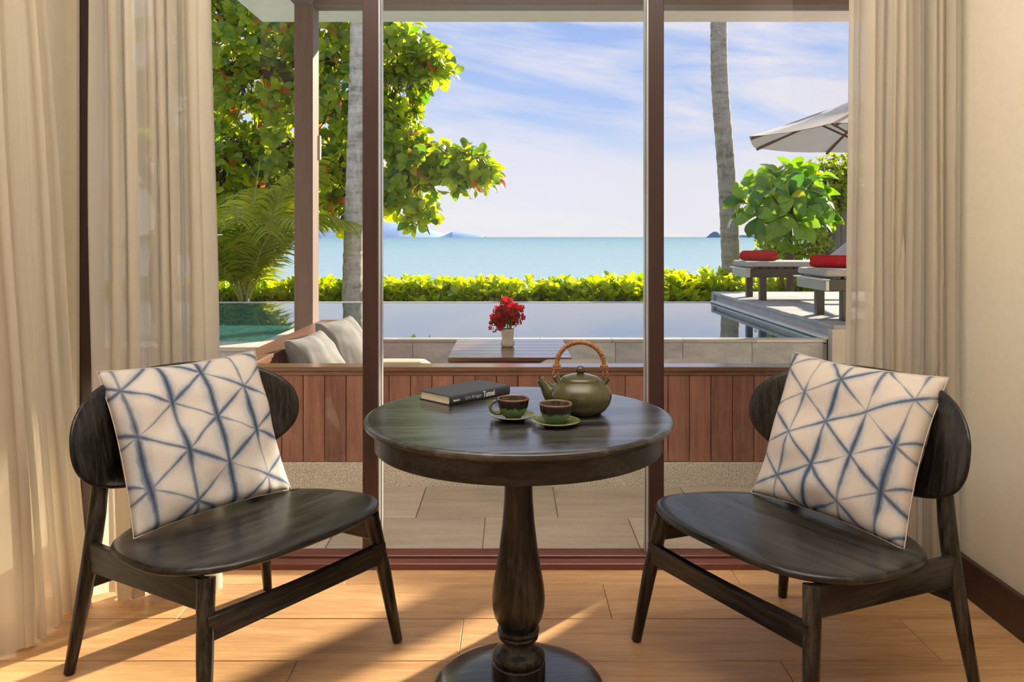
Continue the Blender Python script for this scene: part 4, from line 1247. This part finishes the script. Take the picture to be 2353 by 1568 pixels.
def make_chair(label, loc, rz):
    t = thing('lounge_chair', label, 'chair', loc, rz, 'dark wooden lounge chairs')
    mx, mz = MT['dark_wood_x'], MT['dark_wood_z']
    # seat: front edge 0.405, back 0.36, dished
    def f3(u, v, w):
        sl = 0.379 - 0.075 * v
        d = -0.012 * (1 - min(1, (u / 0.34) ** 2)) * (1 - min(1, (v / 0.3) ** 2))
        roll = -0.020 * max(0, (-v - 0.2) / 0.1) ** 2 * 0.5
        return (u, v, sl + d + roll + w)
    prof = [(0.35, 0.011), (0.7, 0.011), (0.9, 0.011), (0.965, 0.0105), (0.985, 0.0085), (0.996, 0.005), (1, 0.0), (0.996, -0.005), (0.98, -0.009), (0.94, -0.011), (0.5, -0.011)]
    v, f = slab(seat_outline(), prof, f3)
    MB().add(v, f).build('seat', mx, t, True)
    # backrest
    out = superell(0.375, 0.168, 2.35, 96)
    def g3(u, v, w):
        y = 0.335 - 0.95 * u * u + 0.16 * v + w
        lift = 0.25 * u * u * 0.2
        return (u * 0.995, y, 0.625 + v + lift)
    prof = [(0.3, 0.010), (0.6, 0.010), (0.85, 0.010), (0.95, 0.0095), (0.985, 0.007), (1, 0.002), (1, -0.002), (0.985, -0.007), (0.95, -0.0095), (0.85, -0.010), (0.6, -0.010), (0.3, -0.010)]
    v, f = slab(out, prof, g3)
    MB().add(v, f).build('backrest', MT['dark_wood_back'], t, True)
    for s in (-1, 1):
        # front leg leans inward and back as it rises
        MB().tube([(s * 0.320, -0.303, 0.0), (s * 0.319, -0.301, 0.004), (s * 0.296, -0.271, 0.2), (s * 0.272, -0.240, 0.374)], [0.0125, 0.0145, 0.020, 0.0225], 18).build('leg', mz, t, 50)
        # rear leg: leans in, then sweeps back up behind the backrest
        P = [(0.328, 0.303, 0.0), (0.326, 0.301, 0.004), (0.302, 0.287, 0.16), (0.283, 0.277, 0.29), (0.272, 0.276, 0.36), (0.258, 0.285, 0.42), (0.247, 0.293, 0.48), (0.240, 0.302, 0.54), (0.236, 0.316, 0.62), (0.233, 0.330, 0.69)]
        MB().tube([(s * a, b, c) for a, b, c in P], [0.0125, 0.0145, 0.019, 0.0225, 0.0235, 0.0235, 0.022, 0.019, 0.014, 0.010], 18).build('leg', mz, t, 50)
        # side rail
        def rail(p0, p1, th, name):
            (xa, ya, z0a, z1a), (xb, yb, z0b, z1b) = p0, p1
            d = Vector((xb - xa, yb - ya, 0)).normalized(); nn = Vector((-d.y, d.x, 0)) * th / 2
            v = []; nseg = 12
            for i in range(nseg + 1):
                q = i / nseg; arch = math.sin(PI * q)
                x = xa + (xb - xa) * q; y = ya + (yb - ya) * q
                z0 = z0a + (z0b - z0a) * q; z1 = z1a + (z1b - z1a) * q - 0.006 * arch
                b = 0.003
                for (ox, zz) in ((-1, z0 + b), (-1, z1 - b), (-0.75, z1), (0.75, z1), (1, z1 - b), (1, z0 + b), (0.75, z0), (-0.75, z0)):
                    v.append((x + nn.x * ox, y + nn.y * ox, zz))
            f = []
            for i in range(nseg):
                for k in range(8):
                    k2 = (k + 1) % 8; f.append((i * 8 + k, i * 8 + k2, i * 8 + 8 + k2, i * 8 + 8 + k))
            f.append(tuple(range(8))); f.append(tuple(nseg * 8 + k for k in range(8)))
            MB().add(v, f).build(name, mx if abs(d.x) > abs(d.y) else MT['dark_wood_y'], t, 30)
        rail((s * 0.281, -0.252, 0.300, 0.380), (s * 0.282, 0.277, 0.272, 0.352), 0.020, 'side_rail')
    rail((-0.292, -0.268, 0.235, 0.295), (0.292, -0.268, 0.235, 0.295), 0.022, 'stretcher')
    rail((-0.290, 0.280, 0.225, 0.282), (0.290, 0.280, 0.225, 0.282), 0.022, 'stretcher')
    return t
MT['dark_wood_y'] = wood('dark_wood_y', (0.0040, 0.0038, 0.0036), (0.042, 0.038, 0.033), 'y', 1.2, 0.33, 0.1, 0.3, 0.15, 1.0, 0.32, 0.45, 0.62, 0.35)
CR = (0.781, 2.257, 0.0); AR = math.atan2(-0.88, 0.478)
CL = (-0.765, 2.303, 0.0); AL = math.atan2(0.814, 0.581)
make_chair('dark wooden lounge chair before the cream wall, its back to the curtain and baseboard', CR, AR)
make_chair('dark wooden lounge chair on the book side of the table, before two sheer curtains', CL, AL)
def on_chair(loc, rz, p):
    return Matrix.Translation(loc) @ Matrix.Rotation(rz, 4, 'Z') @ Vector(p)
LEAN = R(-23.5)
pillow('white cushion with bold dark indigo tie dye lattice on the chair before the cream wall', 0.53, 0.47, 0.125, shibori('shibori_bold', 3.3, -4, 0.115, (0.54, 0.475, 0.42), -0.03), on_chair(CR, AR, (-0.03, 0.135, 0.375)), AR, LEAN, R(0), 12, 'tie dyed cushions on the lounge chairs', MT['cream_cloth'])
pillow('white cushion with softer blue tie dye lattice on the chair beside two curtains', 0.53, 0.47, 0.125, shibori('shibori_soft', 7.7, 3, 0.125, (0.55, 0.50, 0.465), 0.035), on_chair(CL, AL, (0.025, 0.135, 0.375)), AL, LEAN, R(0), 31, 'tie dyed cushions on the lounge chairs', MT['cream_cloth'])

# ================================================================== TABLE
TX, TY, TH = 0.017, 2.14, 0.72
tb = thing('pedestal_table', 'round dark stained pedestal table with teapot, cups and book on it', 'table', (TX, TY, 0), R(8))
MB().lathe([(0, TH), (0.30, TH), (0.387, TH), (0.3905, TH - 0.0002), (0.3945, TH - 0.0012), (0.398, TH - 0.0035), (0.400, TH - 0.008), (0.399, TH - 0.014), (0.392, TH - 0.020), (0.378, TH - 0.0235), (0.30, TH - 0.024), (0, TH - 0.024)], 128).build('tabletop', MT['table_wood'], tb, 30)
MB().lathe([(0.345, TH - 0.0242), (0.372, TH - 0.0242), (0.373, TH - 0.074), (0.371, TH - 0.076), (0.347, TH - 0.076), (0.345, TH - 0.0242)], 128).build('apron', MT['dark_wood_x'], tb, 30)
MB().lathe([(0.0, 0.034), (0.06, 0.034), (0.15, 0.032), (0.195, 0.027), (0.215, 0.020), (0.222, 0.012), (0.222, 0.004), (0.218, 0.0), (0, 0)], 96).build('base_disc', MT['table_wood'], tb, 40)
colp = [(0.0, 0.696), (0.05, 0.696), (0.05, 0.66), (0.037, 0.645), (0.0365, 0.54), (0.0375, 0.50), (0.042, 0.44), (0.050, 0.37), (0.060, 0.31), (0.067, 0.27), (0.0695, 0.243), (0.068, 0.215), (0.062, 0.190), (0.052, 0.172), (0.047, 0.167), (0.048, 0.1665), (0.054, 0.162), (0.0555, 0.157), (0.054, 0.152), (0.047, 0.149), (0.050, 0.146), (0.0525, 0.142), (0.051, 0.137), (0.044, 0.133), (0.042, 0.127), (0.044, 0.118), (0.052, 0.108), (0.063, 0.101), (0.0685, 0.094), (0.0695, 0.087), (0.066, 0.079), (0.063, 0.0765), (0.068, 0.075), (0.0705, 0.072), (0.0705, 0.033), (0, 0.033)]
MB().lathe(colp, 64).build('pedestal', MT['dark_wood_z'], tb, 35)

# book -----------------------------------------------------------------
bl = Vector((-0.171, 2.245, TH)); bdir = Vector((0.172, 0.174, 0)).normalized()
brz = math.atan2(bdir.y, bdir.x)
BW, BD, BT = 0.235, 0.132, 0.026      # spine length, width, thickness
bk = thing('book', 'dark navy hardback book with lettered spine lying on the round table', 'book', bl, brz)
cv = MT['book_cover']
MB().box(0, BW, 0.004, BD, 0.0, 0.0025, 0.0006).build('back_board', cv, bk)
MB().box(0, BW, 0.004, BD, BT - 0.0025, BT, 0.0006).build('front_board', cv, bk)
v = []; f = []
ns = 8
for i in range(ns + 1):
    a = -PI / 2 + PI * i / ns
    for xx in (0, BW):
        v.append((xx, 0.004 - 0.004 * math.cos(a), BT / 2 + BT / 2 * math.sin(a)))
    for xx in (0, BW):
        v.append((xx, 0.0062 - 0.004 * math.cos(a), BT / 2 + (BT / 2 - 0.0005) * math.sin(a)))
for i in range(ns):
    o = i * 4
    f += [(o, o + 1, o + 5, o + 4), (o + 2, o + 6, o + 7, o + 3), (o, o + 4, o + 6, o + 2), (o + 1, o + 3, o + 7, o + 5)]
MB().add(v, f).build('spine', cv, bk, 40)
MB().box(0.004, BW - 0.004, 0.0055, BD - 0.004, 0.0026, BT - 0.0026).build('page_block', MT['paper'], bk)
def lettering(txt, name, size, x, z, mat, parent, sx=1.0, shear=0.0, bold=0.0):
    cu = bpy.data.curves.new(name, 'FONT'); cu.body = txt; cu.size = size; cu.extrude = 0.00015; cu.offset = bold; cu.shear = shear
    cu.align_y = 'CENTER'
    tmp = bpy.data.objects.new('tmp', cu); C.objects.link(tmp)
    dg = bpy.context.evaluated_depsgraph_get()
    me = bpy.data.meshes.new_from_object(tmp.evaluated_get(dg))
    bpy.data.objects.remove(tmp); bpy.data.curves.remove(cu)
    me.materials.clear(); me.materials.append(mat)
    M = Matrix.Translation((x, -0.0001, z)) @ Matrix.Rotation(PI / 2, 4, 'X') @ Matrix.Diagonal((sx, 1, 1, 1))
    return put(name, me, parent, M)
lettering('kanon', 'spine_lettering', 0.0088, 0.013, BT / 2 - 0.001, MT['ink_white'], bk, 1.1, 0, 0.00022)
lettering('Grit Krüger', 'spine_lettering', 0.0135, 0.056, BT / 2, MT['ink_blue'], bk, 1.0)
lettering('Tunnel', 'spine_lettering', 0.023, 0.126, BT / 2 + 0.0005, MT['ink_white'], bk, 0.72, 0.0, 0.0003)

# teapot ---------------------------------------------------------------
tp = thing('teapot', 'olive green glazed round teapot with arched rattan handle', 'teapot', (0.180, 2.15, TH), R(-4))
PM = MT['ceramic_pot']
MB().lathe([(0, 0), (0.050, 0), (0.056, 0.003), (0.068, 0.013), (0.078, 0.028), (0.0825, 0.044), (0.0805, 0.060), (0.072, 0.074), (0.060, 0.0835), (0.054, 0.0865), (0.0535, 0.089), (0.0505, 0.0895), (0.0495, 0.086), (0.0, 0.084)], 64).build('body', PM, tp, 45)
lid = MB().lathe([(0, 0.0865), (0.046, 0.0868), (0.0515, 0.0895), (0.0505, 0.0925), (0.044, 0.0965), (0.030, 0.1015), (0.014, 0.1045), (0.0, 0.105)], 56).build('lid', PM, tp, 40)
MB().lathe([(0, 0.1030), (0.010, 0.1030), (0.0085, 0.1055), (0.0095, 0.1065), (0.0122, 0.110), (0.0132, 0.1145), (0.0122, 0.119), (0.0090, 0.1225), (0.005, 0.1245), (0, 0.125)], 28).build('knob', PM, lid, True)
sp = [(-0.052, 0, 0.028), (-0.070, 0, 0.042), (-0.083, 0, 0.057), (-0.093, 0, 0.072), (-0.106, 0, 0.0885)]
mb = MB().tube(sp, [0.031, 0.0265, 0.0195, 0.0140, 0.0100], 20)
MB().add(mb.v, mb.f).build('spout', PM, tp, 50)
MB().lathe([(0, 0), (0.0072, 0.0002), (0.0072, 0.0006), (0, 0.0008)], 16).build('spout_shade_disc', MT['gasket'], tp).matrix_local = Matrix.Translation((-0.1063, 0, 0.0890)) @ Vector((-0.62, 0, 0.8)).to_track_quat('Z', 'Y').to_matrix().to_4x4()  # black disc paints in the shade inside the spout opening
for s in (-1, 1):
    MB().tube([(s * 0.056, 0, 0.080), (s * 0.062, 0, 0.088), (s * 0.068, 0, 0.096)] if s < 0 else [(0.060, 0, 0.078), (0.066, 0, 0.085), (0.073, 0, 0.094)], [0.0085, 0.0075, 0.0065], 12).build('lug', PM, tp, 50)
# rattan hoop
hp = []
for i in range(41):
    a = PI * i / 40
    c = math.cos(a); s = math.sin(a)
    hp.append((-0.062 * c * (1 + 0.04 * s), 0, 0.124 + 0.063 * s))
ho = MB().tube(hp, 0.0058, 12).build('handle', MT['rattan'], tp, True)
wr = MB(); wp = []
for i in range(421):
    q = i / 420; a = PI * (0.08 + 0.84 * q)
    c = Vector((-0.062 * math.cos(a) * (1 + 0.04 * math.sin(a)), 0, 0.124 + 0.063 * math.sin(a)))
    nr = Vector((-math.cos(a), 0, math.sin(a))); bn2 = Vector((0, 1, 0))
    th = q * 2 * PI * 26
    wp.append(c + (nr * math.cos(th) + bn2 * math.sin(th)) * 0.0062)
wr.tube(wp, 0.0013, 4, False); wr.build('wrapping', MT['rattan'], ho, True)
for s in (-1, 1):
    kn = MB()
    for z_ in (0.118, 0.122, 0.126):
        kn.tube([(s * 0.062 + 0.0085 * math.cos(2 * PI * k / 16), 0.0085 * math.sin(2 * PI * k / 16), z_) for k in range(17)], 0.0024, 6, False)
    kn.build('binding', MT['rattan'], ho, True)
    for oy in (-0.006, 0.006):
        MB().tube([(s * 0.062, oy, 0.122), (s * 0.058, oy * 1.2, 0.108), (s * 0.0595, oy, 0.094), (s * 0.063, 0, 0.0865)], 0.0019, 6).build('loop', MT['rattan'], tp, True)
        MB().tube([(s * 0.064, oy, 0.120), (s * 0.0715, oy * 1.2, 0.106), (s * 0.0735, oy, 0.094), (s * 0.068, 0, 0.0865)], 0.0019, 6).build('loop', MT['rattan'], tp, True)

# cups and saucers -------------------------------------------------------
def saucer(label, x, y):
    t = thing('saucer', label, 'saucer', (x, y, TH), 0, 'olive glazed saucers')
    MB().lathe([(0, 0.0), (0.026, 0.0), (0.029, 0.002), (0.046, 0.006), (0.0585, 0.0115), (0.0575, 0.0135), (0.045, 0.0085), (0.028, 0.0048), (0.022, 0.004), (0, 0.004)], 56).build('dish', MT['ceramic_saucer'], t, 50)
    MB().tube([(0.0583 * math.cos(2 * PI * k / 48), 0.0583 * math.sin(2 * PI * k / 48), 0.0128) for k in range(49)], 0.0016, 6, False).build('rim', MT['saucer_rim'], t, True)
def cup(label, x, y, rz):
    t = thing('teacup', label, 'cup', (x, y, TH + 0.0045), rz, 'green and brown glazed teacups')
    MB().lathe([(0, 0.0), (0.020, 0.0), (0.021, 0.003), (0.027, 0.008), (0.034, 0.018), (0.0385, 0.031), (0.0405, 0.045), (0.0408, 0.0495), (0.0395, 0.051), (0.0380, 0.0495), (0.0365, 0.034), (0.031, 0.016), (0.018, 0.007), (0, 0.006)], 56).build('bowl', MT['cup_glaze_a'], t, 60)
    h = []
    for i in range(15):
        a = R(78) - R(196) * i / 14
        h.append((0.0385 + 0.0175 * math.cos(a) * 1.15, 0, 0.0275 + 0.0165 * math.sin(a)))
    MB().tube(h, [0.0042] * 15, 10).build('handle', MT['ceramic_saucer'], t, True)
S1 = (0.003, 2.078); S2 = (0.108, 2.012)
saucer('olive glazed saucer under the cup with its handle showing, farther from the viewer', *S1)
saucer('olive glazed saucer under the cup without visible handle, nearest the table front', *S2)
cup('green and brown glazed cup whose ring handle points toward the book side', S1[0], S1[1], R(185))
cup('green and brown glazed cup in front of the teapot, its handle hidden', S2[0], S2[1], R(62))
